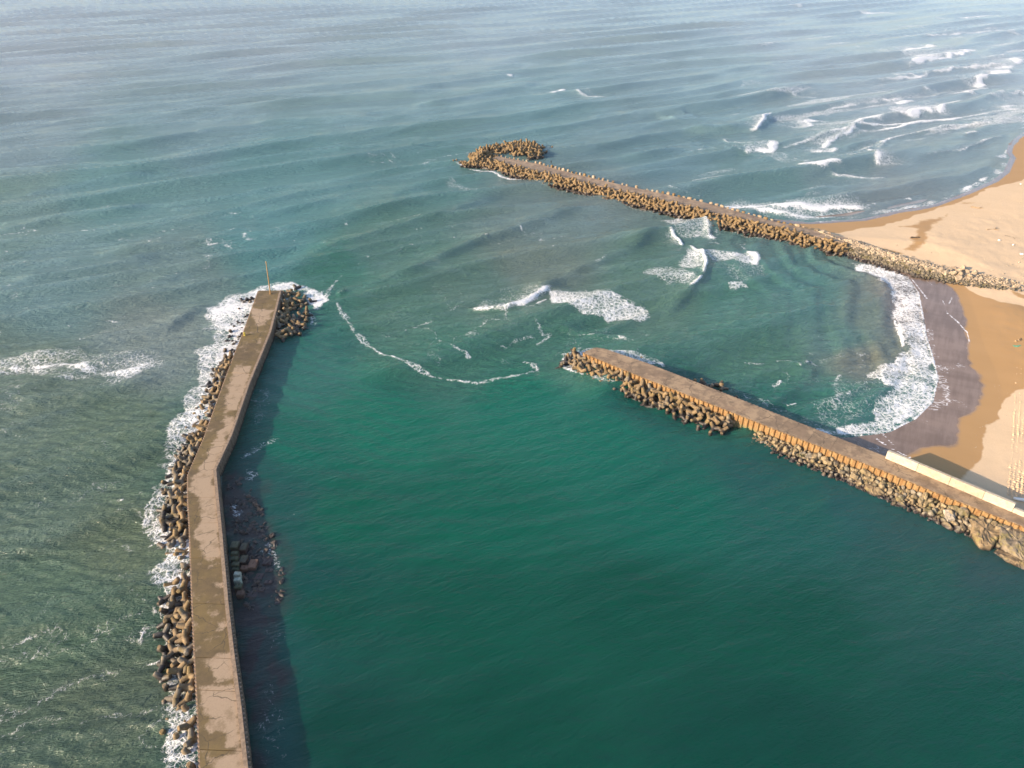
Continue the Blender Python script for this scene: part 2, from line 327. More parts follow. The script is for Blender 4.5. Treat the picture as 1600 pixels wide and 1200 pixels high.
# ------------------------------------------------------------------ sea surface
def build_water():
    core = np.arange(-.76, .7601, .00122)
    t = np.concatenate([-np.geomspace(3.2, .77, 60), core, np.geomspace(.77, 3.2, 60)])
    pys = np.concatenate([np.geomspace(-139.5, -139.5 + 1, 2)[:0], -141.6 + np.geomspace(2.5, 119, 60), np.arange(-21, 230, .95), np.arange(230, 1235, 1.62)])
    ang = R(PITCH) + np.arctan((pys - 600) / FPX)
    D = CAM_H / np.tan(ang)
    D = np.concatenate([D, np.linspace(D[-1], 0, 12)[1:]])
    nr, nc = len(D), len(t)
    Y = np.repeat(D[:, None], nc, 1); X = t[None, :] * (D[:, None] + 65.0)
    sp = np.abs(np.gradient(D))[:, None] * np.ones((1, nc)); sp = np.maximum(sp, .00122 * (Y + 65))
    land = inside(X, Y, land_poly)
    dn = pl_dist(X, Y, nW)[0]; ds = pl_dist(X, Y, sW)[0]
    dsh = np.minimum(dn, ds); dsh_s = np.where(land, -dsh, dsh)
    def lam_ok(l): return 1 - sstep(l * .13, l * .32, sp)
    # ---- zones
    harbour_poly = atl([(440, 470), (500, 480), (560, 540), (640, 580), (760, 600), (890, 570), (1160, 660), (1760, 900), (1760, 1400), (300, 1400), (345, 800), (345, 740)])
    hp = inside(X, Y, harbour_poly); dh = pl_dist(X, Y, harbour_poly[:7])[0]
    harbour = np.where(hp, sstep(0, 14, dh), 0.)
    bay_c = at(1235, 520); rb = np.hypot(X - bay_c.x, Y - bay_c.y)
    bay = np.exp(-(ds / 42) ** 2) * (ds < 200); bay = np.where(Y > 0, bay, 0)
    bay *= sstep(0, 1, (1 - harbour)) 
    # keep bay waves south of the far breakwater
    cmid = atl([(770, 250), (890, 275), (1119, 328), (1325, 378), (1460, 424)])
    _, sC, _ = pl_dist(X, Y, cmid)
    bay *= sstep(-2, 4, sC)
    shore_att = sstep(0, 9, dsh_s) ; far_att = 1 - sstep(1500, 4000, Y)
    # ---- swell trains
    Z = np.zeros_like(X)
    wx = (fbm(X, Y, 150, 2) - .5) * 44; wy = (fbm(X + 500, Y, 170, 2) - .5) * 40
    def train(ang, lam, amp, grp, pw, seed, warp=1.0):
        kx, ky = math.sin(R(ang)), -math.cos(R(ang))
        ph = 2 * math.pi * ((X + wx * warp) * kx + (Y + wy * warp) * ky) / lam + seed
        env = sstep(.30, .72, fbm(X * math.cos(R(ang)) + Y * math.sin(R(ang)) + seed * 91, (-X * kx - Y * ky) * 1.6 + seed * 37, grp, 2))
        env = .30 + .70 * env
        s = (.5 + .5 * np.sin(ph - .6 * np.sin(ph))) ** pw
        return amp * (s - .3) * env * lam_ok(lam)
    open_ = (1 - harbour) * (1 - .75 * bay)
    Z += open_ * (train(29, 40, 3.3, 130, 2.4, 1.3) + train(24, 25, 1.7, 70, 2.0, 4.1) + train(38, 15, .5, 50, 1.8, 2.2, .7))
    # chop
    rr = np.random.default_rng(3)
    for i in range(30):
        lam = float(np.exp(rr.uniform(math.log(1.7), math.log(9)))); a = rr.normal(22, 17)
        kx, ky = math.sin(R(a)), -math.cos(R(a)); ph = 2 * math.pi * (X * kx + Y * ky) / lam + rr.uniform(0, 6.28) + 2.2 * (fbm(X + i * 31, Y, lam * 3.5, 2) - .5) * 2.5
        s = 1 - np.abs(np.sin(ph / 2)) if i % 2 else .5 + .5 * np.sin(ph)
        Z += (lam ** .8) * .021 * (s - .5) * lam_ok(lam) * (1 - .78 * harbour)
    # bay refraction arcs parallel to the bay shore
    phb = 2 * math.pi * (ds + 5 * (fbm(X, Y, 30, 2) - .5)) / 9.5
    Z += bay * .8 * ((.5 + .5 * np.sin(phb)) ** 1.8 - .3) * sstep(.25, .6, fbm(X + 80, Y + 300, 26, 2))
    phb = 2 * math.pi * (ds + 6 * (fbm(X, Y + 99, 24, 2) - .5)) / 4.6
    Z += bay * .12 * np.sin(phb)
    nb = np.exp(-(dn / 50) ** 2) * (1 - sstep(-4, 2, sC)); phn = 2 * math.pi * (dn + 8 * (fbm(X, Y, 60, 2) - .5)) / 16
    Z += nb * .35 * ((.5 + .5 * np.sin(phn)) ** 2 - .3)
    # harbour arcs from the mouth
    hc = at(690, 430); rh = np.hypot(X - hc.x, Y - hc.y)
    phh = 2 * math.pi * (rh + 8 * (fbm(X, Y, 28, 2) - .5)) / 6.8
    Z += harbour * .17 * np.sin(phh) * np.exp(-np.maximum(rh - 60, 0) / 60) * sstep(.3, .6, fbm(X, Y, 22, 2))
    phh = 2 * math.pi * (rh + 7 * (fbm(X + 40, Y, 18, 2) - .5)) / 3.9
    Z += harbour * .055 * np.sin(phh) * np.exp(-np.maximum(rh - 70, 0) / 70)
    Z *= shore_att * far_att
    # ---- single crests seen in the photograph (crest line, height, width)
    crests = [
        ([(-40, 372), (0, 360), (90, 343), (180, 331), (240, 322)], 1.3, 5), ([(0, 312), (60, 298), (120, 288), (250, 266)], 1.0, 5),
        ([(350, 171), (500, 157), (640, 146), (710, 134)], 1.5, 9), ([(640, 168), (700, 158), (740, 150), (790, 141), (850, 128)], 1.9, 8),
        ([(540, 152), (640, 140), (720, 128), (800, 118), (840, 113)], 1.8, 9), ([(380, 193), (520, 186), (600, 178)], 1.0, 7),
        ([(440, 410), (520, 384), (600, 362), (680, 337), (750, 314), (800, 297)], 1.6, 5.5), ([(560, 450), (640, 425), (700, 396), (752, 374), (810, 356), (880, 332), (930, 318)], 1.5, 5),
        ([(800, 470), (880, 432), (940, 405), (990, 385), (1030, 350)], 1.2, 4.5), ([(1030, 496), (1070, 462), (1100, 430), (1106, 405), (1090, 385)], .9, 3),
        ([(1060, 207), (1120, 204), (1180, 200), (1205, 184)], 2.0, 6), ([(960, 250), (1010, 242), (1060, 230), (1120, 216)], 1.2, 6),
        ([(1170, 156), (1230, 143), (1300, 128), (1350, 118)], 1.6, 9), ([(1330, 110), (1420, 100), (1480, 84), (1530, 76)], 1.5, 9), ([(1040, 186), (1090, 178)], 1.6, 7),
        ([(1160, 660), (1190, 640), (1230, 618), (1262, 590), (1275, 560)], .8, 3), ([(1225, 650), (1290, 632), (1340, 606), (1370, 590)], .55, 2.5),
        ([(1410, 500), (1413, 540), (1402, 560), (1380, 580)], .5, 2.5),
        ([(740, 484), (790, 480), (825, 466), (855, 452), (900, 448)], .9, 3), ([(0, 440), (120, 425), (260, 400)], .8, 5), ([(0, 570), (110, 552), (260, 515), (330, 470)], .9, 4),
        ([(0, 640), (150, 610), (260, 590)], .6, 4), ([(860, 505), (940, 520), (1010, 522)], .4, 2.5), ([(150, 400), (300, 372), (420, 350)], .9, 5), ([(200, 450), (330, 410), (480, 380)], .8, 5),
    ]
    for pts, a, wd in crests:
        P = atl(pts); m = box(X, Y, P, wd * 3.5)
        if not m.any(): continue
        x, y = X[m], Y[m]; D_, S_, A_ = pl_dist(x, y, P)
        D_ = D_ + 0; w_ = np.where(S_ > 0, wd * .55, wd * 1.25)
        S2 = S_ + (fbm(x, y, wd * 3, 2) - .5) * wd
        prof = np.exp(-(D_ / w_) ** 2) * sstep(0, .22, A_) * sstep(0, .22, 1 - A_)
        Z[m] += a * prof * (.8 + .4 * fbm(x, y, wd * 2, 2)) * np.clip(dsh_s[m] / 5, 0, 1)
    # ---- foam density
    F = np.zeros_like(X)
    def poly(pts, dens, soft, nz=.5):
        P = atl(pts); m = box(X, Y, P, soft * 2)
        x, y = X[m], Y[m]; ins = inside(x, y, P); d = pl_dist(x, y, P + [P[0]])[0]; sd = np.where(ins, d, -d) + (fbm(x, y, soft * 2.2, 3) - .5) * soft * 2.4 * nz * 2
        F[m] = np.maximum(F[m], dens * .93 * sstep(-soft * .5, soft, sd) * (.72 + .56 * fbm(x + 7, y, soft * 3, 2)))
    def line(pts, wd, dens, jag=.6, taper=.15, lift=0.0):
        P = atl(pts); m = box(X, Y, P, wd * 3 + 2)
        x, y = X[m], Y[m]; d, s, A_ = pl_dist(x, y, P); d = np.abs(d + (fbm(x, y, wd * 2.0 + .8, 4) - .5) * wd * 2.6 * jag)
        pf = (1 - sstep(wd * .05, wd, d)) * sstep(0, taper, A_) * sstep(0, taper, 1 - A_)
        brk = sstep(.22, .5, fbm(x + 31, y + 5, max(wd * 3, 4), 2)) * .55 + .45
        F[m] = np.maximum(F[m], dens * pf * brk)
        if lift: Z[m] += lift * pf
    def breaker(pts, wd, dens):
        P = atl(pts); L = sum((b - a).length for a, b in zip(P[:-1], P[1:]))
        e0 = (P[0] - P[1]).normalized() * L * .25; e1 = (P[-1] - P[-2]).normalized() * L * .25; P = [P[0] + e0] + P + [P[-1] + e1]
        tr = wd * 5.5; m = box(X, Y, P, tr * 2 + 4); x, y = X[m], Y[m]
        jx = (fbm(x, y, 13, 4) - .5) * wd * 3.0; jy = (fbm(x + 60, y + 40, 13, 4) - .5) * wd * 3.0
        d, s_, A_ = pl_dist(x + jx, y + jy, P)
        endt = sstep(0, .25, A_) * sstep(0, .25, 1 - A_) * (d < np.abs(s_) * 1.6 + 2)
        lip = np.exp(-(d / (wd * .8)) ** 2) * dens * 1.12 * (.62 + .5 * sstep(.3, .55, fbm(x + 9, y, 14, 3)))
        veil = np.where(s_ < 0, np.exp(-d / tr), np.exp(-(d / (wd * .35)) ** 2)) * dens * (.45 + .60 * fbm(x, y + 33, 16, 4))
        F[m] = np.maximum(F[m], np.maximum(lip, veil) * endt); Z[m] += .5 * np.exp(-(d / (wd * .7)) ** 2) * endt
    # around the western pier
    poly([(445, 440), (405, 444), (350, 462), (322, 480), (310, 496), (322, 512), (330, 530), (305, 545), (296, 560), (312, 575), (300, 600), (283, 640), (262, 680), (248, 700), (245, 745), (240, 760), (226, 790), (216, 812), (222, 845), (245, 870), (240, 905), (250, 950), (245, 980), (262, 1010), (262, 1090), (250, 1130), (262, 1200), (270, 1290), (345, 1290), (330, 1000), (330, 740), (450, 470)], .73, 1.8, .7)
    poly([(418, 446), (390, 450), (345, 470), (318, 490), (335, 510), (352, 530), (340, 545), (330, 560), (330, 600), (360, 600), (420, 470)], .95, 1.8, .6)
    poly([(330, 545), (300, 560), (310, 600), (290, 640), (275, 680), (330, 690), (355, 600), (360, 560)], .80, 1.6, .7)
    poly([(250, 780), (232, 800), (236, 850), (262, 870), (300, 860), (300, 780)], .82, 1.5, .7)
    poly([(262, 895), (248, 925), (258, 960), (300, 960), (300, 895)], .85, 1.2, .6)
    poly([(258, 1080), (252, 1130), (262, 1190), (312, 1190), (310, 1080)], .72, 1.2, .6)
    poly([(405, 448), (440, 438), (480, 440), (515, 460), (518, 476), (500, 490), (484, 486), (478, 462), (455, 452)], .95, 1.6, .6)
    line([(478, 480), (492, 500), (482, 520)], 1.5, .6)
    poly([(360, 790), (375, 786), (385, 800), (372, 812), (362, 806)], .75, .8)
    poly([(375, 735), (395, 725), (408, 740), (398, 760), (380, 755)], .52, 1.2); line([(372, 720), (400, 700), (425, 690), (440, 680)], 1.2, .52)
    poly([(400, 850), (420, 840), (440, 860), (452, 880), (440, 900), (425, 885)], .56, 1.5); line([(400, 960), (425, 1000), (420, 1060), (430, 1130), (425, 1220)], 2.2, .34, 1); line([(430, 820), (450, 810), (462, 800)], 1.5, .48)
    line([(395, 600), (410, 640), (395, 680), (390, 720)], 3.0, .40, 1)
    # patch to the far left
    poly([(-20, 572), (30, 566), (80, 560), (110, 553), (130, 566), (165, 575), (200, 572), (245, 558), (235, 575), (200, 590), (160, 594), (115, 585), (80, 577), (20, 582)], .93, 2.8, .5)
    poly([(-30, 560), (60, 545), (130, 545), (190, 550), (250, 545), (260, 575), (200, 600), (130, 600), (60, 590), (-30, 592)], .58, 3, .7)
    line([(60, 535), (140, 530), (230, 505), (280, 480)], 4, .40, 1); line([(-30, 640), (60, 628), (150, 612)], 3, .40, 1); line([(40, 720), (120, 705), (200, 690)], 4, .34, 1); line([(0, 905), (80, 880), (190, 850)], 3, .26, 1)
    line([(0, 470), (100, 455), (220, 440)], 3, .32, 1); line([(0, 800), (120, 770), (220, 735)], 4, .36, 1); line([(60, 1050), (150, 1020), (240, 1000)], 3, .26, 1); line([(0, 985), (110, 960), (200, 925)], 3, .24, 1)
    # eddy lines in the mouth
    line([(508, 472), (520, 446), (530, 430), (540, 422)], 1.36, 0.66); line([(560, 412), (568, 402), (578, 398)], 0.96, 0.66)
    line([(522, 470), (538, 492), (552, 515), (566, 530), (585, 545)], 1.52, 0.65, .8); line([(582, 544), (600, 556), (625, 566)], 0.72, 0.90, .3)
    line([(620, 564), (650, 576), (676, 584), (700, 588)], 1.52, 0.68, .7); line([(700, 586), (720, 591), (750, 593)], 0.64, 0.85, .4); line([(745, 593), (780, 586), (820, 580), (845, 572)], 0.80, 0.59)
    line([(522, 470), (538, 492), (552, 515), (566, 530), (585, 545), (600, 556), (625, 566), (650, 577), (676, 585), (705, 589), (745, 593), (785, 586), (820, 580), (845, 572)], 1.1, .66, .5, .03)
    line([(812, 556), (828, 562), (838, 572), (845, 578)], 1.28, 0.68); line([(590, 520), (605, 524), (625, 518), (645, 508)], 0.80, 0.59); line([(640, 515), (655, 505), (672, 500), (688, 492)], 0.96, 0.66)
    line([(660, 524), (690, 536), (712, 548), (732, 556)], 1.20, 0.63); line([(716, 548), (728, 552), (735, 560)], 1.12, 0.74); line([(720, 518), (745, 516), (770, 512)], 0.80, 0.49); line([(760, 535), (790, 540), (810, 530), (830, 524), (846, 526)], 0.88, 0.59)
    line([(830, 492), (840, 508), (848, 520), (862, 516), (868, 518)], 1.28, 0.63); line([(836, 535), (846, 528), (866, 516)], 1.04, 0.68); line([(640, 460), (720, 470), (790, 500), (850, 510)], 4.00, 0.34, 1)
    line([(880, 520), (920, 518), (955, 522), (985, 530)], 1.12, 0.59); line([(960, 516), (985, 530), (1005, 524), (1020, 518)], 0.96, 0.74)
    line([(560, 500), (640, 540), (740, 560)], 4.80, 0.32, 1); poly([(860, 500), (1000, 500), (1030, 520), (960, 540), (880, 535)], 0.34, 3.80)
    # breaker in front of the middle jetty
    breaker([(745, 482), (765, 485), (790, 483), (800, 479)], 1.5, 1.05); breaker([(798, 479), (815, 472), (835, 462), (855, 452)], 1.8, .95)
    line([(820, 482), (840, 474), (858, 464)], 1.1, .8); poly([(790, 465), (850, 450), (858, 460), (820, 475), (795, 480)], .55, 1.3)
    poly([(850, 452), (900, 450), (950, 462), (1000, 476), (1022, 490), (1000, 500), (950, 500), (900, 490), (862, 476)], .80, 2.2, .7)
    # middle bay breakers
    poly([(1034, 343), (1060, 337), (1090, 342), (1112, 352), (1112, 364), (1080, 370), (1060, 366), (1046, 356)], .76, 2.2); breaker([(1112, 368), (1112, 354), (1104, 345)], 2.0, .95); breaker([(1070, 380), (1062, 370), (1048, 364)], 1.2, 1.0)
    poly([(1072, 388), (1086, 384), (1098, 394), (1104, 412), (1100, 424), (1086, 432), (1060, 424), (1050, 412), (1064, 404)], .80, 2.2); breaker([(1101, 428), (1105, 415), (1099, 396), (1086, 384)], 1.2, .95)
    poly([(1000, 424), (1050, 412), (1090, 430), (1096, 440), (1078, 450), (1040, 446)], .68, 2.2); breaker([(1078, 451), (1084, 448), (1096, 436)], 1.0, .85)
    poly([(1094, 392), (1130, 392), (1168, 396), (1181, 402), (1180, 414), (1150, 414), (1110, 410)], .78, 1.6); breaker([(1180, 415), (1181, 404), (1172, 394)], 1.8, 1.0)
    poly([(1134, 441), (1160, 437), (1169, 444), (1150, 451), (1136, 449)], .78, 1.1); poly([(1105, 410), (1190, 408), (1200, 430), (1150, 440)], .44, 3)
    line([(748, 374), (756, 372), (763, 371)], 1.0, 1.05, .2, .05, .4); line([(925, 412), (940, 405), (950, 398)], 1.0, .58); line([(1140, 438), (1190, 455)], 3, .35)
    line([(1247, 572), (1256, 570), (1264, 566)], 1.1, 1.05, .2, .05, .3); line([(1205, 602), (1216, 598), (1222, 592)], .8, .9); line([(1160, 562), (1185, 564), (1200, 566)], 1.0, .55); line([(1210, 562), (1240, 566)], .9, .6); line([(1228, 632), (1240, 630), (1246, 628)], .7, 1.0, .2)
    # streaks
    line([(660, 246), (680, 250), (660, 262)], 2.6, .62, 1); line([(676, 246), (700, 240), (740, 234)], 2.0, .7, .6); line([(696, 280), (712, 290), (735, 300), (755, 302)], 2.5, .60, 1); poly([(695, 272), (730, 285), (750, 305), (720, 306), (700, 292)], .5, 3)
    line([(708, 254), (740, 264), (790, 276), (826, 282)], 2.0, .95, .6, .1); poly([(795, 272), (815, 268), (828, 272), (828, 282), (806, 280)], 1.05, 1.0)
    line([(826, 284), (900, 302), (1000, 326), (1100, 350), (1200, 374), (1300, 396)], 1.2, .55, .9, .05)
    # south bay surf
    poly([(1317, 407), (1385, 417), (1420, 431), (1437, 458), (1445, 495), (1451, 530), (1461, 560), (1468, 592), (1460, 628), (1435, 655), (1392, 677), (1360, 681), (1290, 684), (1276, 672), (1330, 664), (1367, 658), (1362, 630), (1388, 612), (1350, 585), (1400, 560), (1413, 540), (1398, 500), (1396, 465), (1372, 436), (1340, 420)], .84, 1.5, .55)
    poly([(1300, 600), (1352, 582), (1392, 606), (1362, 662), (1280, 676), (1262, 640)], .46, 2.2, .8)
    line([(1398, 424), (1420, 432), (1436, 458), (1443, 495), (1449, 530), (1459, 560), (1466, 592), (1458, 627), (1433, 653), (1390, 675), (1360, 679), (1310, 682)], .9, 1.02, .35, .05, .12)
    line([(1396, 490), (1404, 512), (1411, 538), (1402, 556)], .8, .95, .4); line([(1330, 392), (1360, 404), (1400, 418)], 1.6, .7)
    line([(1130, 600), (1190, 628), (1250, 655), (1310, 680)], 1.6, .50, .8)
    # around the middle jetty head
    poly([(872, 548), (900, 540), (935, 538), (960, 545), (1010, 560), (1040, 575), (1000, 580), (930, 560), (900, 580), (910, 588), (885, 584), (872, 570)], .74, 1.2, .7)
    poly([(925, 588), (950, 592), (968, 605), (945, 605), (925, 598)], .66, .9)
    line([(1050, 580), (1090, 596), (1140, 612)], 1.5, .45)
    # north beach surf
    line([(1040, 296), (1060, 300), (1100, 304)], 2.4, .85, .5, .1, .2); poly([(1120, 318), (1160, 322), (1200, 328), (1260, 326), (1320, 324), (1345, 320), (1340, 332), (1290, 342), (1240, 344), (1180, 338)], .70, 2.5, .6)
    breaker([(1130, 322), (1187, 331), (1230, 328), (1290, 326), (1345, 322)], 2.4, 1.1); breaker([(1170, 334), (1230, 338), (1300, 336)], 2.0, .85); line([(1345, 321), (1375, 316), (1400, 315)], 1.3, .75); line([(1410, 311), (1424, 308)], 1.4, .95, .3)
    line([(1486, 303), (1505, 296), (1525, 286), (1548, 272)], 2.0, .95, .6); line([(1556, 250), (1566, 246), (1572, 238), (1580, 232)], 2.6, .85, .6); line([(1578, 206), (1590, 200), (1600, 196), (1680, 176), (1850, 146)], 2.5, .85, .6)
    poly([(1280, 338), (1340, 334), (1400, 322), (1460, 312), (1510, 292), (1545, 276), (1572, 245), (1578, 262), (1550, 284), (1514, 300), (1456, 321), (1397, 332), (1330, 344)], .68, 2.5, .6)
    # outer surf zone to the north-east
    for pts, wd, de in [
        ([(1392, 82), (1430, 76), (1462, 71)], 6, .95), ([(1420, 102), (1440, 97), (1480, 90), (1525, 78)], 6, .95), ([(1548, 90), (1574, 86)], 4, .9), ([(1560, 120), (1575, 104), (1596, 92)], 7, .9), ([(1498, 120), (1510, 118), (1540, 116), (1565, 118)], 3, .7),
        ([(1530, 134), (1542, 122)], 7, .95), ([(1480, 144), (1510, 146), (1540, 138)], 5, .8), ([(1440, 142), (1465, 142)], 3, .75), ([(1395, 118), (1440, 119)], 3, .8), ([(1230, 147), (1270, 150)], 3, .62),
        ([(1395, 160), (1420, 156)], 4, .95), ([(1400, 184), (1440, 176), (1494, 163)], 5, 1.0), ([(1340, 193), (1385, 186), (1440, 178)], 4, .95), ([(1280, 227), (1300, 216), (1330, 204), (1345, 194)], 3, .9),
        ([(1376, 202), (1410, 195), (1450, 187), (1500, 182)], 2.6, .85), ([(1250, 200), (1265, 196), (1278, 186)], 4, .95), ([(1172, 202), (1190, 196), (1202, 184)], 2, .95),
        ([(1128, 216), (1140, 222), (1180, 226)], 2.5, .6), ([(1180, 236), (1205, 234), (1216, 225)], 4, 1.0), ([(1270, 238), (1290, 236), (1300, 230)], 3, .95), ([(1258, 262), (1280, 264), (1300, 256)], 4, 1.05), ([(1330, 243), (1342, 240)], 2, .9), ([(1362, 232), (1365, 242), (1378, 254)], 3, .85), ([(1370, 228), (1382, 220)], 2.5, .8),
        ([(1305, 268), (1340, 276), (1380, 280)], 3, .62), ([(1508, 212), (1530, 208)], 2.5, .8), ([(1560, 168), (1600, 164), (1680, 156)], 6, .7), ([(1540, 152), (1600, 146), (1700, 140)], 6, .6), ([(1330, 20), (1390, 20)], 8, .7), ([(1260, 14), (1285, 12)], 8, .6), ([(1530, 40), (1572, 38)], 8, .8), ([(1560, 52), (1590, 50)], 8, .6), ([(1230, 10), (1250, 8)], 8, .55),
        ([(862, 148), (876, 142), (880, 139)], 3, .9), ([(900, 144), (925, 148), (950, 150)], 3.5, .62), ([(796, 119), (806, 118)], 3, .95), ([(530, 460), (540, 455)], 1, .5)]:
        breaker(pts, wd, de)
    for pts, wd, de in [([(1240, 226), (1290, 210), (1350, 197), (1430, 190), (1520, 178), (1590, 172)], 1.6, .8), ([(1290, 250), (1340, 234), (1400, 214), (1470, 200), (1580, 190)], 1.3, .72), ([(1360, 128), (1430, 120), (1500, 108), (1570, 100)], 3.0, .72),
                        ([(1290, 172), (1350, 160), (1430, 150), (1500, 140)], 2.4, .72), ([(1440, 206), (1500, 200), (1580, 186)], 1.5, .7), ([(1380, 60), (1470, 54), (1590, 44)], 4.0, .7), ([(1470, 30), (1560, 24)], 5, .7), ([(1080, 236), (1130, 232), (1190, 240)], 1.2, .62), ([(1450, 240), (1500, 232), (1560, 214)], 1.2, .7)]:
        breaker(pts, wd, de)
    for pts, de, so in [
        ([(1395, 82), (1480, 72), (1525, 78), (1480, 92), (1430, 100)], .66, 6), ([(1385, 172), (1420, 155), (1494, 163), (1440, 180), (1360, 190)], .78, 5), ([(1430, 86), (1510, 82), (1480, 92), (1440, 94)], .8, 4),
        ([(1240, 190), (1280, 182), (1340, 190), (1340, 208), (1290, 224), (1260, 214)], .58, 5), ([(1380, 206), (1500, 180), (1600, 170), (1600, 190), (1500, 198)], .44, 6), ([(1130, 214), (1200, 226), (1214, 236), (1180, 238), (1140, 230)], .62, 3), ([(1190, 240), (1260, 244), (1300, 248), (1300, 262), (1270, 262)], .58, 3),
        ([(1300, 262), (1340, 270), (1385, 282), (1340, 278)], .56, 3), ([(1330, 228), (1365, 226), (1372, 246), (1345, 242)], .50, 3), ([(1500, 130), (1545, 120), (1540, 145), (1490, 148)], .62, 5), ([(1560, 150), (1700, 120), (1700, 165), (1580, 175)], .5, 6), ([(1360, 130), (1500, 140), (1480, 156), (1400, 150)], .40, 6), ([(890, 140), (950, 146), (955, 155), (900, 152)], .5, 4)]:
        poly(pts, de * .98, so * 1.8, .9)
    # thin background foam flecks, where swell breaks near the piers
    F = np.maximum(F, .22 * sstep(.62, .8, fbm(X + 11, Y + 3, 30, 4)) * (1 - harbour))
    ca, sa = math.cos(R(27)), math.sin(R(27)); U_ = X * ca + Y * sa; W_ = -X * sa + Y * ca
    surf = inside(X, Y, atl([(1100, 60), (1700, 20), (1700, 160), (1560, 250), (1440, 305), (1250, 318), (1080, 290), (1080, 200), (1160, 130)]))
    F = np.maximum(F, surf * .66 * sstep(.50, .70, fbm(U_ / 5.5, W_, 9, 4)) * sstep(.35, .6, fbm(X, Y + 900, 90, 2)))
    # thin drifting streaks
    rd = 1 - np.abs(2 * fbm(U_ / 2.6, W_, 11, 4) - 1); rd2 = 1 - np.abs(2 * fbm(X + 200, Y, 16, 4) - 1)
    gate = sstep(.42, .66, fbm(X + 70, Y + 20, 55, 3)); near = np.clip(1 - (Y - 300) / 300, 0, 1)
    mouth = np.exp(-((X - at(760, 500).x) / 45) ** 2 - ((Y - at(760, 500).y) / 35) ** 2)
    F = np.maximum(F, (.41 * sstep(.93, .985, rd) * gate + .54 * sstep(.94, .99, rd2) * np.maximum(mouth, gate * .6)) * (1 - harbour) * near)
    F *= (Y < 3000)
    Z = np.where(dsh_s < 0, np.minimum(Z, .0) * 0 - .02, Z)
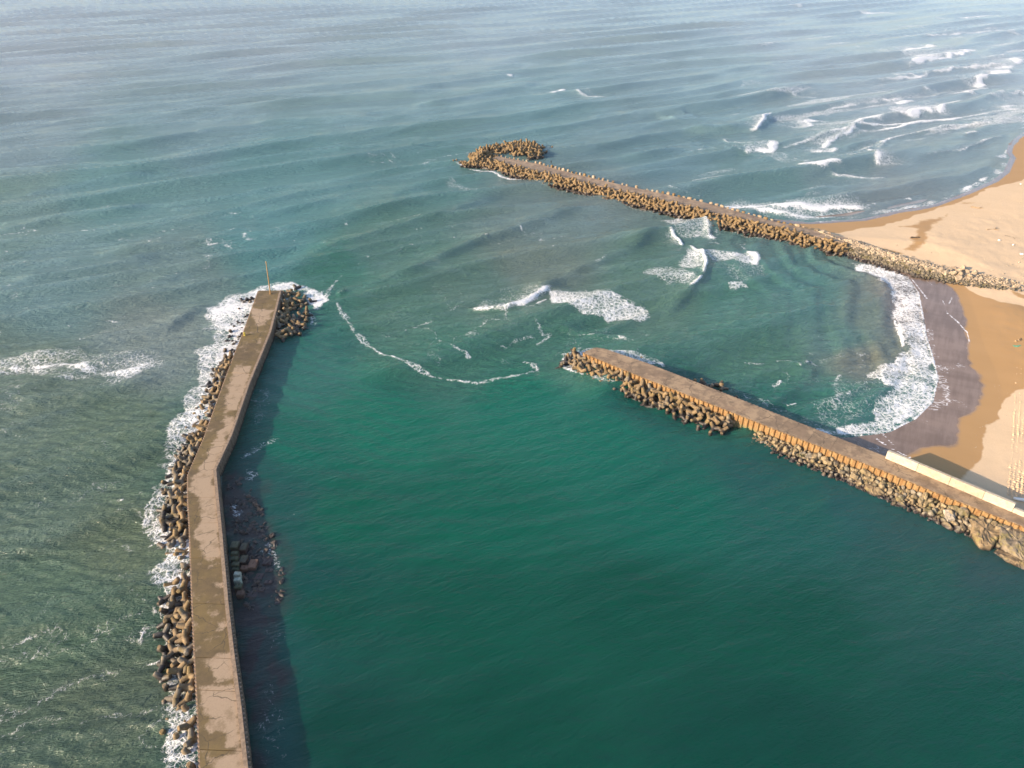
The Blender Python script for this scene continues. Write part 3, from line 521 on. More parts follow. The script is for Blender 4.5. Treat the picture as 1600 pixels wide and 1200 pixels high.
    # ---- tint: turbid water albedo, far points paled with painted sky reflection and haze
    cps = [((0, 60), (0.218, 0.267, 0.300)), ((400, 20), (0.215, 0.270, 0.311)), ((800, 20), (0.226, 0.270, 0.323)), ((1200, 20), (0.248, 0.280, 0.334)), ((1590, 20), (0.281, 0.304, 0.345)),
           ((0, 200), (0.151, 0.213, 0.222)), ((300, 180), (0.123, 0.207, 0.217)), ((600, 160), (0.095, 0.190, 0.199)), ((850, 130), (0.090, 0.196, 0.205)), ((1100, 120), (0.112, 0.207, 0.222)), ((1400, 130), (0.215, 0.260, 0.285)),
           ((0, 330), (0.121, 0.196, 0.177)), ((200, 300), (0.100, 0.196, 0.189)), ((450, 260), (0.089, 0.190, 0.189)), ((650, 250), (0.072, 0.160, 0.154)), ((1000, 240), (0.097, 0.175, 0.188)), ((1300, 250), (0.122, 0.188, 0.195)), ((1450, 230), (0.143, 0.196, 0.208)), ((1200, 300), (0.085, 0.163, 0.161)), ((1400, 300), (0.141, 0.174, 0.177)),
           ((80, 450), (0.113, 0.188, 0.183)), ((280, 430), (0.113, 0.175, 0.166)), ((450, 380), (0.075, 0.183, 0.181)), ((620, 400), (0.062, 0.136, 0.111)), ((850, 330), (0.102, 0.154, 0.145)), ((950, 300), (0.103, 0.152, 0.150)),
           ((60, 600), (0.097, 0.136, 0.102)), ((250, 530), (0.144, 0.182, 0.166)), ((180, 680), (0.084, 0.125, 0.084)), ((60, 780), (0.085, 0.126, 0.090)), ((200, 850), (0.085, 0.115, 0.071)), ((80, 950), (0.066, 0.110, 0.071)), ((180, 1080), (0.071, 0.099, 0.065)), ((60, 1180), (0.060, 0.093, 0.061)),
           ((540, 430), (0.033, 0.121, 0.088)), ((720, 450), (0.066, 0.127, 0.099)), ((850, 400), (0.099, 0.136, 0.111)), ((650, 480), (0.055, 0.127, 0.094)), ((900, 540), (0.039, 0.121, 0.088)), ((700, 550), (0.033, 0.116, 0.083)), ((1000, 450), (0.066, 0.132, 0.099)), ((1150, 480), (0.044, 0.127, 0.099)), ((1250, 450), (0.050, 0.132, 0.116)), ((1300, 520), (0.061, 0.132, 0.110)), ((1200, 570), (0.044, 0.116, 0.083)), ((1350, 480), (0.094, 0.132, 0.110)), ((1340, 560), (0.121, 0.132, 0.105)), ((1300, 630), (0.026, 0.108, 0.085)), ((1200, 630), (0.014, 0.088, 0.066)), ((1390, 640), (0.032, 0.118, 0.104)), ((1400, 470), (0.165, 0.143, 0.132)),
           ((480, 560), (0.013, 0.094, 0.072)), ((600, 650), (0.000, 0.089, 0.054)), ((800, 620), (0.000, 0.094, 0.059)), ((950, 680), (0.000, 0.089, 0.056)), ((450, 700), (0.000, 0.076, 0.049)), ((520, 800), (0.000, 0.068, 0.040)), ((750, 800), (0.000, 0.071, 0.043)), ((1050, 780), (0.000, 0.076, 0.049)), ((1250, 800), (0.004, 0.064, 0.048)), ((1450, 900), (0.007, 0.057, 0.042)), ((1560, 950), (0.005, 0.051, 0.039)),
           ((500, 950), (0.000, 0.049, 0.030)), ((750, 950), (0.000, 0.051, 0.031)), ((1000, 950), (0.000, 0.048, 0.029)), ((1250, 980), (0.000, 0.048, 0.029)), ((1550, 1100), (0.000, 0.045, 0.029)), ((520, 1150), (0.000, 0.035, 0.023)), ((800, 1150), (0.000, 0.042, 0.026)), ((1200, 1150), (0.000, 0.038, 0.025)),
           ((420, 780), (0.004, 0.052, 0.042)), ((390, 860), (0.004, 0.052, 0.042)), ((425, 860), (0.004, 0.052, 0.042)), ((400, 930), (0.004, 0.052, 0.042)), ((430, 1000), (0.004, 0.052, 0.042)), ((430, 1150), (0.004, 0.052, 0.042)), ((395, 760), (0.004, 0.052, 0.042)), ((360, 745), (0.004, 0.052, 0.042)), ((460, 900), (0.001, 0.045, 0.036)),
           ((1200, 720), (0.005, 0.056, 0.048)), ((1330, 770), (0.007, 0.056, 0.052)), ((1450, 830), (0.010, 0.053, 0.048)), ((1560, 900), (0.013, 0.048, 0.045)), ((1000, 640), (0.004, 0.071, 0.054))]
    U = 800 + 1362 * X / (Y + 65.0)   # a plan bearing, spaces the blend and varies the painted far sheen
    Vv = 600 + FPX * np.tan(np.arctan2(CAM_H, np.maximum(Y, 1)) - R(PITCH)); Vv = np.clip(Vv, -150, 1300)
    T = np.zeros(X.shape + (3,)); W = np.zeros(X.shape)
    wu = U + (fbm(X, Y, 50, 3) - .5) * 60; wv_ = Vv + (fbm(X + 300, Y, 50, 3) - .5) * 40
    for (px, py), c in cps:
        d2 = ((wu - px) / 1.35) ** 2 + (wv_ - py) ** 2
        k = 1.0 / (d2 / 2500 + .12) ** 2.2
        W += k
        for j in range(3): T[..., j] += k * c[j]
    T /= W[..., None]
    kf = sstep(260, 20, Vv) * .85; far_sheen = np.stack([np.interp(U, [0, 800, 1600], [.26, .215, .25]), np.interp(U, [0, 800, 1600], [.30, .285, .31]), np.interp(U, [0, 800, 1600], [.31, .305, .33])], -1)
    T = T * (1 - kf[..., None]) + far_sheen * kf[..., None]  # distant sea paled: sky reflection and haze painted into the colour
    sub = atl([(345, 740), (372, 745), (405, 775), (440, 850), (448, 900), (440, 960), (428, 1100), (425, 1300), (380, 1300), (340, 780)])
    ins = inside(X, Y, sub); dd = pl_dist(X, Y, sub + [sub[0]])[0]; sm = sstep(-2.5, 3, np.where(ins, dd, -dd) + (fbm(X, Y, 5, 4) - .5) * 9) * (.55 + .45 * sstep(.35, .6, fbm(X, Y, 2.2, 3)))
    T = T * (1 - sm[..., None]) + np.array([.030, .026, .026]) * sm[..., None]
    # the west side and the harbour do not mix through the western pier
    rip = .72 - .36 * harbour
    rip = rip * (1 - .6 * sstep(250, 1500, Y))
    idx = np.arange(nr * nc).reshape(nr, nc)
    Fq = np.stack([idx[:-1, :-1], idx[1:, :-1], idx[1:, 1:], idx[:-1, 1:]], -1).reshape(-1, 4)
    V = np.stack([X, Y, Z], -1).reshape(-1, 3)
    me = mesh_np('water', V, Fq)
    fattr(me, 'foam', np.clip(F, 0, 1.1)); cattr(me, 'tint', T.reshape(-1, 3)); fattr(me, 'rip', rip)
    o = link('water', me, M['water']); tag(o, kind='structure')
build_water()

# ------------------------------------------------------------------ beach
def build_sand():
    us = np.concatenate([np.arange(1180, 1640, 1.6), np.geomspace(1640, 4200, 90)])
    t = (us - 800) / 1362.0
    pys = np.concatenate([np.geomspace(1, 121, 30) - 141 + 0, np.arange(-20, 180, 6), np.arange(180, 860, 1.6), np.arange(860, 1200, 20)])
    D = CAM_H / np.tan(R(PITCH) + np.arctan((pys - 600) / FPX)); D = D[D < 4000]
    nr, nc = len(D), len(t)
    Y = np.repeat(D[:, None], nc, 1); X = t[None, :] * (D[:, None] + 65.0)
    land = inside(X, Y, land_poly)
    dn = pl_dist(X, Y, nW)[0]; ds = pl_dist(X, Y, sW)[0]
    d = np.minimum(dn, ds)
    def hgt(q): return .035 * np.minimum(q, 14) + .075 * np.clip(q - 14, 0, 14)
    k = np.minimum(hgt(dn), hgt(ds)) 
    Z = np.where(land, k + .02, -.12 * np.minimum(d, 40) - .05)
    # rubble ridge that joins the far breakwater to the beach
    dr, _, ar = pl_dist(X, Y, rootC)
    ridge = 2.2 * np.exp(-(dr / 4.2) ** 2) * (1 - .7 * sstep(.35, 1, ar))
    Z = np.where(dr < 14, np.maximum(Z, Z * .6 + ridge - .3 * (Z < 0)), Z)
    dry = sstep(12, 26, d) * land
    Z += dry * (fbm(X, Y, 14, 4) - .5) * .8 + dry * (fbm(X, Y, 2.2, 3) - .5) * .16
    # distances to the moisture lines
    def side(P, x, y):  # signed: + on the land side
        D_, S_, _ = pl_dist(x, y, P); return np.where(S_ > 0, D_, -D_)
    def regions(wl, sw, wt, dd):
        a, sa, _ = pl_dist(X, Y, sw); b, sb, _ = pl_dist(X, Y, wt); return a, sa, b, sb
    polyS_film = sW + sSw[::-1]; polyN_film = nW + nSw[::-1]
    polyS_wet = sW + sWt[::-1]; polyN_wet = nW + nWt[::-1]
    jx = X + (fbm(X, Y, 9, 5) - .5) * 5.5; jy = Y + (fbm(X + 50, Y + 70, 9, 4) - .5) * 4.5
    def mk(poly, soft):
        ins = inside(jx, jy, poly); dd = pl_dist(jx, jy, list(poly) + [poly[0]])[0]
        return np.clip(.5 + np.where(ins, dd, -dd) / soft, 0, 1)
    film = np.maximum(mk(polyS_film, 4.0), mk(polyN_film, 2.5)) ; film = np.maximum(film, np.maximum(1 - sstep(4, 7, ds), 1 - sstep(1.5, 3.5, dn))); film = np.where(~land, 1, film)
    wet = np.maximum(mk(polyS_wet, 3.5), mk(polyN_wet, 3.0)); wet = np.maximum(wet, np.where(~land, 1, 0))
    tongue = atl([(1387, 352), (1428, 347), (1440, 342), (1490, 330), (1464, 347), (1453, 362), (1449, 380), (1425, 391), (1405, 389), (1418, 380), (1428, 366), (1426, 354)], 1)
    wet = np.maximum(wet, mk(tongue, 9) * .85)
    damp = atl([(1352, 383), (1380, 386), (1420, 396), (1390, 398), (1350, 388)], 1); wet = np.maximum(wet, mk(damp, 6) * .75)
    damp2 = atl([(1560, 452), (1600, 462), (1640, 478), (1590, 468)], 1); wet = np.maximum(wet, mk(damp2, 4) * .7)
    damp3 = atl([(1600, 320), (1500, 309), (1470, 322), (1500, 318)], 1); wet = np.maximum(wet, mk(damp3, 5) * .5)
    # churned vehicle ruts: rows of lumps
    ru = atl([(1600, 560), (1592, 620), (1586, 680), (1578, 740), (1600, 770)], 1.0)
    F = np.zeros_like(X)
    def line(pts, wd, dens, z=.1):
        P = atl(pts, z); m = box(X, Y, P, wd * 3 + 2); x, y = X[m], Y[m]; q, _, A_ = pl_dist(x, y, P); q = np.abs(q + (fbm(x, y, wd * 2 + 1, 3) - .5) * wd)
        F[m] = np.maximum(F[m], dens * (1 - sstep(wd * .3, wd, q)) * (.5 + .5 * sstep(.3, .5, fbm(x, y, 5, 2))))
    line([(1425, 436), (1440, 455), (1448, 466)], .4, .9); line([(1438, 432), (1470, 456)], .3, .6); line([(1473, 470), (1480, 490), (1495, 503), (1510, 520), (1514, 533), (1510, 546)], .35, .9); line([(1487, 466), (1482, 477), (1470, 480)], .35, .85)
    line([(1450, 560), (1475, 580), (1490, 568), (1500, 572)], 2.5, .5); line([(1470, 590), (1480, 610), (1475, 630)], 2.5, .62); line([(1455, 640), (1465, 625), (1490, 630), (1500, 636)], 3, .55); line([(1362, 680), (1390, 700), (1420, 716), (1432, 719)], .4, .8); line([(1380, 678), (1400, 700)], .4, .6)
    line([(1440, 660), (1450, 640), (1465, 600), (1458, 560)], 3.5, .5); line([(1300, 684), (1340, 692), (1380, 705)], 3, .5); line([(1450, 515), (1455, 545), (1462, 575)], 1.8, .55)
    line([(1280, 345), (1320, 340), (1346, 337)], 2.5, .7); line([(1346, 344), (1400, 334), (1450, 322), (1510, 300)], 2.5, .45)
    idx = np.arange(nr * nc).reshape(nr, nc)
    Fq = np.stack([idx[:-1, :-1], idx[1:, :-1], idx[1:, 1:], idx[:-1, 1:]], -1).reshape(-1, 4)
    V = np.stack([X, Y, Z], -1).reshape(-1, 3)
    me = mesh_np('beach', V, Fq)
    fattr(me, 'wet', wet); fattr(me, 'film', film); fattr(me, 'foam', F)
    o = link('beach', me, M['sand']); tag(o, kind='structure')
    def zat(x, y):
        xx, yy = np.array([x]), np.array([y]); l = inside(xx, yy, land_poly)[0]
        a = pl_dist(xx, yy, nW)[0][0]; b = pl_dist(xx, yy, sW)[0][0]
        zz = min(hgt(a), hgt(b)) if l else -.12 * min(a, b, 40) - .05
        q, _, ar_ = pl_dist(xx, yy, rootC); rg = 2.2 * math.exp(-(q[0] / 4.2) ** 2) * (1 - .7 * float(sstep(.35, 1, ar_[0])))
        if q[0] < 14: zz = max(zz, zz * .6 + rg - (.3 if zz < 0 else 0))
        return float(zz)
    return zat
sand_z = build_sand()
def on_sand(px, py):
    z = 1.0
    for _ in range(6):
        p = at(px, py, z); z = sand_z(p.x, p.y)
    return at(px, py, z)

# ------------------------------------------------------------------ piers
def resample(P, step):
    P = [Vector((p[0], p[1])) for p in P]; out = [P[0].copy()]; acc = 0
    L = [0]
    for a, b in zip(P[:-1], P[1:]): L.append(L[-1] + (b - a).length)
    n = max(1, int(round(L[-1] / step))); res = []
    for i in range(n + 1):
        s = L[-1] * i / n
        for j in range(len(P) - 1):
            if s <= L[j + 1] + 1e-6:
                f = (s - L[j]) / max(L[j + 1] - L[j], 1e-9); res.append(P[j].lerp(P[j + 1], f)); break
    return res
def pile_wall(name, edge, ztop, zbot, pitch, depth, outward, mat, parent, org):
    """corrugated steel wall following an edge polyline; outward = +1 right side of travel"""
    pts = resample(edge, pitch / 6.0); n = len(pts); V = []; prof = [0, 0, .5, 1, 1, .5] if pitch < 1 else [0, 0.02, 1, 1, 1, .95]
    for i, p in enumerate(pts):
        a = pts[max(i - 1, 0)]; b = pts[min(i + 1, n - 1)]; t = (b - a).normalized(); nn = Vector((t.y, -t.x)) * outward
        o = prof[i % 6] * depth + .02
        q = p + nn * o; V.append((q.x, q.y, ztop)); V.append((q.x, q.y, zbot))
    V = np.array(V) - np.array([org.x, org.y, org.z]); F = np.array([[2 * i, 2 * i + 1, 2 * i + 3, 2 * i + 2] for i in range(n - 1)])
    # top lip back to the wall line so that the wall has thickness
    base = len(V); V2 = []
    for i, p in enumerate(pts):
        a = pts[max(i - 1, 0)]; b = pts[min(i + 1, n - 1)]; t = (b - a).normalized(); nn = Vector((t.y, -t.x)) * outward
        q = p - nn * .05; V2.append((q.x - org.x, q.y - org.y, ztop - org.z))
    F2 = np.array([[2 * i, 2 * i + 2, base + i + 1, base + i] for i in range(n - 1)])
    me = mesh_np(name, np.vstack([V, np.array(V2)]), np.vstack([F, F2]), smooth=False)
    return link(name, me, mat, parent)
def lerp_edge(P, s):
    """point at fraction s of arc length"""
    L = [0]
    for a, b in zip(P[:-1], P[1:]): L.append(L[-1] + (b - a).length)
    d = s * L[-1]
    for j in range(len(P) - 1):
        if d <= L[j + 1] + 1e-6: return P[j].lerp(P[j + 1], (d - L[j]) / max(L[j + 1] - L[j], 1e-9))
    return P[-1]
def edge_param(P, n_per):  # paired subdivision of both edges
    out = []
    for j in range(len(P) - 1):
        for i in range(n_per): out.append(P[j].lerp(P[j + 1], i / n_per))
    out.append(P[-1]); return out
def deck_slabs(name, left, right, z, thick, slab_len, mat, parent, org, pale=None, rows=.5, sag=.0, gap=.12):
    Lp = [Vector((p.x, p.y)) for p in left]; Rp = [Vector((p.x, p.y)) for p in right]
    mid = [(a + b) / 2 for a, b in zip(Lp, Rp)]; L = [0]
    for a, b in zip(mid[:-1], mid[1:]): L.append(L[-1] + (b - a).length)
    def cross(s):
        for j in range(len(mid) - 1):
            if s <= L[j + 1] + 1e-6:
                f = (s - L[j]) / (L[j + 1] - L[j]); return Lp[j].lerp(Lp[j + 1], f), Rp[j].lerp(Rp[j + 1], f)
        return Lp[-1], Rp[-1]
    n = max(1, round(L[-1] / slab_len)); cuts = [L[-1] * i / n + (random.uniform(-.25, .25) * slab_len if 0 < i < n else 0) for i in range(n + 1)]
    for i in range(n):
        s0, s1 = cuts[i] + gap / 2, cuts[i + 1] - gap / 2
        m = max(2, int((s1 - s0) / rows)); wd = (Lp[0] - Rp[0]).length; q = max(4, int(wd / rows))
        dz = random.uniform(-.02, .02)
        V = []
        for a in range(m + 1):
            lp, rp = cross(s0 + (s1 - s0) * a / m)
            for b in range(q + 1):
                p = lp.lerp(rp, b / q); V.append((p.x, p.y, z + dz))
        V = np.array(V); idx = np.arange((m + 1) * (q + 1)).reshape(m + 1, q + 1)
        F = np.stack([idx[:-1, :-1], idx[:-1, 1:], idx[1:, 1:], idx[1:, :-1]], -1).reshape(-1, 4)
        e1 = (V[q] - V[0])[:2]; e2 = (V[q + 1] - V[0])[:2]
        if e1[0] * e2[1] - e1[1] * e2[0] < 0: F = F[:, ::-1]
        top = len(V); loop = np.concatenate([idx[0, :], idx[1:, -1], idx[-1, -2::-1], idx[-2:0:-1, 0]])
        B = V[loop].copy(); B[:, 2] -= thick; nl = len(loop)
        F3 = np.array([[loop[k], loop[(k + 1) % nl], top + (k + 1) % nl, top + k] for k in range(nl)])
        if e1[0] * e2[1] - e1[1] * e2[0] >= 0: F3 = F3[:, ::-1]
        VV = np.vstack([V, B]); me = mesh_np(name, VV - np.array([org.x, org.y, org.z]), np.vstack([F, F3]), smooth=False)
        pv = pale(VV[:, 0], VV[:, 1]) if pale else np.zeros(len(VV)); fattr(me, 'pale', pv)
        link(name, me, mat, parent)
def prism_strip(name, left, right, z0, z1, mat, parent, org):
    V = []; n = len(left)
    for a, b in zip(left, right):
        V += [(a[0], a[1], z0), (b[0], b[1], z0), (b[0], b[1], z1), (a[0], a[1], z1)]
    F = []
    for i in range(n - 1):
        o = 4 * i
        for k in range(4): F.append([o + k, o + (k + 1) % 4, o + 4 + (k + 1) % 4, o + 4 + k])
    F.append([0, 3, 2, 1]); o = 4 * (n - 1); F.append([o, o + 1, o + 2, o + 3])
    me = mesh_np(name, np.array(V) - np.array([org.x, org.y, org.z]), np.array(F), smooth=False)
    bm = bmesh.new(); bm.from_mesh(me); bmesh.ops.recalc_face_normals(bm, faces=bm.faces); bm.to_mesh(me); bm.free()
    return link(name, me, mat, parent)
def offset(P, d, right=1):
    out = []
    for i, p in enumerate(P):
        a = P[max(i - 1, 0)]; b = P[min(i + 1, len(P) - 1)]; t = (Vector((b.x, b.y)) - Vector((a.x, a.y))).normalized()
        out.append(Vector((p.x + t.y * d * right, p.y - t.x * d * right, 0)))
    return out

# --- western pier
aL = edge_param(atl(A_LEFT, ZA), 3); aR = edge_param(atl(A_RIGHT, ZA), 3)
orgA = Vector(((aL[0].x + aR[0].x) / 2, (aL[0].y + aR[0].y) / 2, 0))
pA = empty('pier', orgA)
tag(pA, 'long bent concrete pier with patchy damp deck, a tall pole standing at its head', 'pier')
pale_polys = [atl(p, ZA) for p in [
    [(350, 650), (367, 650), (365, 667), (355, 682), (346, 716), (330, 750), (340, 768), (341, 812), (344, 845), (345, 870), (330, 876), (317, 870), (312, 850), (300, 842), (315, 815), (312, 785), (307, 773), (295, 768), (300, 748), (310, 735), (322, 716), (330, 698), (340, 675), (352, 668)],
    [(340, 975), (354, 965), (360, 972), (350, 985), (340, 984)], [(340, 912), (354, 908), (354, 920), (342, 918)],
    [(340, 1022), (365, 1015), (370, 1060), (333, 1068), (334, 1050), (322, 1040)],
    [(312, 1075), (366, 1070), (375, 1100), (376, 1160), (356, 1170), (353, 1145), (340, 1140), (328, 1148), (322, 1120), (312, 1095)],
    [(326, 1185), (385, 1168), (395, 1290), (350, 1290), (340, 1210)],
    [(368, 570), (392, 572), (386, 600), (372, 640), (350, 645), (356, 600)], [(400, 495), (420, 490), (414, 508), (398, 510)], [(403, 528), (409, 527), (406, 540)], [(392, 480), (425, 485), (420, 500), (395, 498)],
    [(346, 985), (352, 975), (345, 995)]]]
def paleA(x, y):
    r = np.zeros(len(x))
    for P in pale_polys:
        ins = inside(x, y, P); d = pl_dist(x, y, list(P) + [P[0]])[0]; r = np.maximum(r, np.clip(.5 + np.where(ins, d, -d) / 2.0, 0, 1))
    r = np.maximum(r, .22)
    return r
aRin = offset(aR, .62, 1)
deck_slabs('deck_slab', aL, aRin, ZA, .45, 9.5, M['deckA'], pA, orgA, paleA, .4)
prism_strip('coping', [(p.x, p.y) for p in offset(aR, .60, 1)], [(p.x, p.y) for p in aR], ZA - .45, ZA + .16, M['coping'], pA, orgA)
prism_strip('pier_core', [(p.x, p.y) for p in offset(aL, .10, -1)], [(p.x, p.y) for p in offset(aR, .10, 1)], -4, ZA - .46, M['joint'], pA, orgA)
pile_wall('sheet_pile_wall', [Vector((p.x, p.y)) for p in aR], ZA + .05, -3, .78, .34, -1, M['pileA'], pA, orgA)
pile_wall('sheet_pile_wall', [Vector((p.x, p.y)) for p in aL], ZA - .06, -3, .78, .28, 1, M['pileA'], pA, orgA)
pile_wall('sheet_pile_wall', [Vector((aL[0].x, aL[0].y)), Vector((aR[0].x, aR[0].y))], ZA - .06, -3, .78, .28, -1, M['pileA'], pA, orgA)

# --- middle jetty
bB = edge_param(atl(B_BACK, ZB), 2); bF = []
Fw = atl(B_FRONT, ZB)
Bw = atl(B_BACK, ZB)
# pair the front edge with the back edge by walking perpendicular
def foot(p, P):
    best = None
    for a, b in zip(P[:-1], P[1:]):
        d = b - a; t = max(0, min(1, (p - a).dot(d) / d.dot(d))); q = a + d * t
        if best is None or (q - p).length < (best - p).length: best = q
    return best
bF = [foot(p, Fw) for p in bB]; bF[0] = Fw[0].copy()
orgB = Vector((bB[0].x, bB[0].y, 0))
pB = empty('jetty', orgB)
tag(pB, 'brown concrete jetty with rusty orange sheet pile side and pale parapet near the beach', 'jetty')
def paleB(x, y): return .22 + .45 * fbm(x, y, 7, 3)
deck_slabs('deck_slab', bB, bF, ZB, .4, 13, M['deckB'], pB, orgB, paleB, .6, gap=.03)
prism_strip('jetty_core', [(p.x, p.y) for p in offset(bB, .06, 1)], [(p.x, p.y) for p in offset(bF, .06, -1)], -4, ZB - .41, M['joint'], pB, orgB)
pile_wall('sheet_pile_wall', [Vector((p.x, p.y)) for p in bF], ZB - .04, -3, 1.25, .34, 1, M['pileB'], pB, orgB)
pile_wall('sheet_pile_wall', [Vector((p.x, p.y)) for p in bB], ZB - .06, -3, .9, .25, -1, M['pileA'], pB, orgB)
pile_wall('sheet_pile_wall', [Vector((bB[0].x, bB[0].y)), Vector((bF[0].x, bF[0].y))], ZB - .06, -3, .9, .25, 1, M['pileB'], pB, orgB)
# parapet: panels butted with small gaps
pw0 = at(1383, 716, ZB); pw1 = at(1760, 876, ZB)
pdir = (pw1 - pw0); plen = pdir.length; pdir.normalize(); pn = Vector((-pdir.y, pdir.x, 0))
PAR_H = 1.9; s = 0.0; cut = (at(1581, 800, ZB) - pw0).length; k = 0
while s < plen - .5:
    e = min(s + 6.2, plen) if not (s < cut < s + 6.2) else cut
    h = PAR_H if s < cut - .1 else .95
    a = pw0 + pdir * (s + .02); b = pw0 + pdir * (e - .05)
    th = .75
    bm = bmesh.new()
    pr = [(0, 0), (0, h - .06), (.06, h), (th - .06, h), (th, h - .06), (th, -1.0 if k else -1.0)]
    va = [bm.verts.new(a + pn * o + Vector((0, 0, zz))) for o, zz in [(0, .004), (0, h - .06), (.06, h), (th - .06, h), (th, h - .06), (th, .004)]]
    vb = [bm.verts.new(b + pn * o + Vector((0, 0, zz))) for o, zz in [(0, .004), (0, h - .06), (.06, h), (th - .06, h), (th, h - .06), (th, .004)]]
    for i in range(6): bm.faces.new((va[i], va[(i + 1) % 6], vb[(i + 1) % 6], vb[i]))
    bm.faces.new(va[::-1]); bm.faces.new(vb); bmesh.ops.recalc_face_normals(bm, faces=bm.faces)
    from_bm('parapet_panel', bm, M['parapet'], pB, orgB); s = e; k += 1

# --- far breakwater
cBk = edge_param(atl(C_BACK, ZC), 3); Cw = atl(C_FRONT, ZC); cF = [foot(p, Cw) for p in cBk]; cF[0] = Cw[0].copy()
orgC = Vector((cBk[0].x, cBk[0].y, 0)); pC = empty('breakwater', orgC)
tag(pC, 'far breakwater with narrow concrete deck between heaped concrete armour units', 'breakwater')
deck_slabs('deck_slab', cBk, cF, ZC, .4, 18, M['deckC'], pC, orgC, paleB, 1.0, gap=.04)
prism_strip('breakwater_core', [(p.x, p.y) for p in offset(cBk, -.05, 1)], [(p.x, p.y) for p in offset(cF, -.05, -1)], -4, ZC - .41, M['slabrock'], pC, orgC)
prism_strip('kerb', [(p.x, p.y) for p in offset(cF, .02, 1)], [(p.x, p.y) for p in offset(cF, .45, 1)], .3, ZC + .12, M['coping'], pC, orgC)

# ------------------------------------------------------------------ armour units
def tetra_bm(seed):
    r = random.Random(seed); bm = bmesh.new()
    dirs = [Vector((0, 0, 1)), Vector((math.sqrt(8 / 9), 0, -1 / 3)), Vector((-math.sqrt(2 / 9), math.sqrt(2 / 3), -1 / 3)), Vector((-math.sqrt(2 / 9), -math.sqrt(2 / 3), -1 / 3))]
    for d in dirs:
        q = d.to_track_quat('Z', 'Y'); rings = [(.0, .51), (.45, .46), (1.42, .345), (1.55, .32), (1.62, .24)]
        prev = None; n = 12
        for zz, rr in rings:
            cur = [bm.verts.new(q @ Vector((math.cos(2 * math.pi * i / n) * rr * 1.12, math.sin(2 * math.pi * i / n) * rr * 1.12, zz)) + Vector((r.gauss(0, .012), r.gauss(0, .012), r.gauss(0, .012)))) for i in range(n)]
            if prev:
                for i in range(n): bm.faces.new((prev[i], prev[(i + 1) % n], cur[(i + 1) % n], cur[i]))
            prev = cur
        bm.faces.new(prev)
    bmesh.ops.recalc_face_normals(bm, faces=bm.faces)
    return bm
tetra_me = []
for i in range(3):
    bm = tetra_bm(i); me = bpy.data.meshes.new('tetrapod'); bm.to_mesh(me); bm.free(); me.polygons.foreach_set('use_smooth', [len(p.vertices) == 4 for p in me.polygons])
    me.materials.append(M['tetra']); tetra_me.append(me)
n_tet = 0
def tetrapod(x, y, z, label, group, scale=1.0, rot=None):
    global n_tet
    o = bpy.data.objects.new('tetrapod', random.choice(tetra_me)); COL.objects.link(o)
    o.location = (x, y, z); s = scale * random.uniform(.94, 1.08); o.scale = (s, s, s)
    o.rotation_euler = rot if rot else (random.uniform(0, 6.28), random.uniform(0, 6.28), random.uniform(0, 6.28))
    tag(o, label, 'tetrapod', group); n_tet += 1
    return o
GA = 'tetrapods heaped along the seaward side of the bent pier'
aLv = [Vector((p.x, p.y)) for p in aL]
row_name = ['in the row against the wall', 'in the middle row', 'in the outermost row']
def inv(p):   # photo row of a place, used only to pick the stretch of pier
    return 600 + FPX * math.tan(math.atan2(CAM_H, p.y) - R(PITCH))
for r_, (off, spc, z0) in enumerate([(1.4, 2.3, .95), (3.2, 2.4, .35), (4.9, 2.7, -.35)]):
    pts = resample([Vector((p.x, p.y)) for p in offset(aL, off, 1)], spc); c = 0
    for i, p in enumerate(pts):
        v = inv(p)
        if v > 1235: continue
        z = z0 + random.uniform(-.35, .35)
        if v < 560:
            if random.random() < (.25, .2, .2)[r_]: continue
            z = -.95 + random.uniform(-.25, .35)
        elif v < 640 and r_ == 2: z -= .6
        elif v > 1060: z -= .1
        q = p + Vector((random.uniform(-.4, .4), random.uniform(-.5, .5))); c += 1
        how = 'wave-washed tetrapod' if z < -.2 else 'brown tetrapod'
        tetrapod(q.x, q.y, z, f"{how} {row_name[r_]} beside the bent pier, {nth(c)} from its head", GA, 1.0)
G1 = 'tetrapods heaped beside the head of the bent pier'
hp = [Vector((p.x, p.y)) for p in atl([(446, 456), (462, 452), (476, 462), (482, 495), (476, 516), (446, 530), (432, 520), (438, 490)], .8)]
cand = []
while len(cand) < 36:
    x = random.uniform(min(p.x for p in hp), max(p.x for p in hp)); y = random.uniform(min(p.y for p in hp), max(p.y for p in hp))
    if not inside(np.array([x]), np.array([y]), hp)[0]: continue
    if any(math.hypot(x - a, y - b) < 1.45 for a, b in cand):
        if random.random() > .02: continue
    cand.append((x, y))
cand.sort(key=lambda c: -c[1])
for i, (x, y) in enumerate(cand):
    dd = pl_dist(np.array([x]), np.array([y]), [Vector((p.x, p.y)) for p in aR])[0][0]
    z = max(1.3 - .22 * dd, .0) + random.uniform(-.4, .4)
    tetrapod(x, y, z, f"dark tetrapod in the shaded heap by the pier head, {nth(i + 1)} from its seaward end", G1, 1.08)
for (px, py) in [(482, 462), (487, 470), (476, 474), (463, 448)]:
    p = at(px, py, .2); tetrapod(p.x, p.y, -.3, {482: 'tetrapod standing alone in white foam off the heap at the pier head', 487: 'outermost tetrapod awash off the heap at the bent pier head', 476: 'low tetrapod at the foamy outer edge of the pier head heap', 463: 'seawardmost tetrapod just behind the pier head heap, in foam'}[px], G1)
GB = 'tetrapods heaped along the harbour side of the middle jetty'
bFv = [p for p in bF]
seg = [p for p in bFv if p.x < at(1165, 652, ZB).x]
seg = [Vector((p.x, p.y)) for p in seg]
rn = ['against the rusty wall', 'in the second row', 'in the third row', 'in the fourth row']
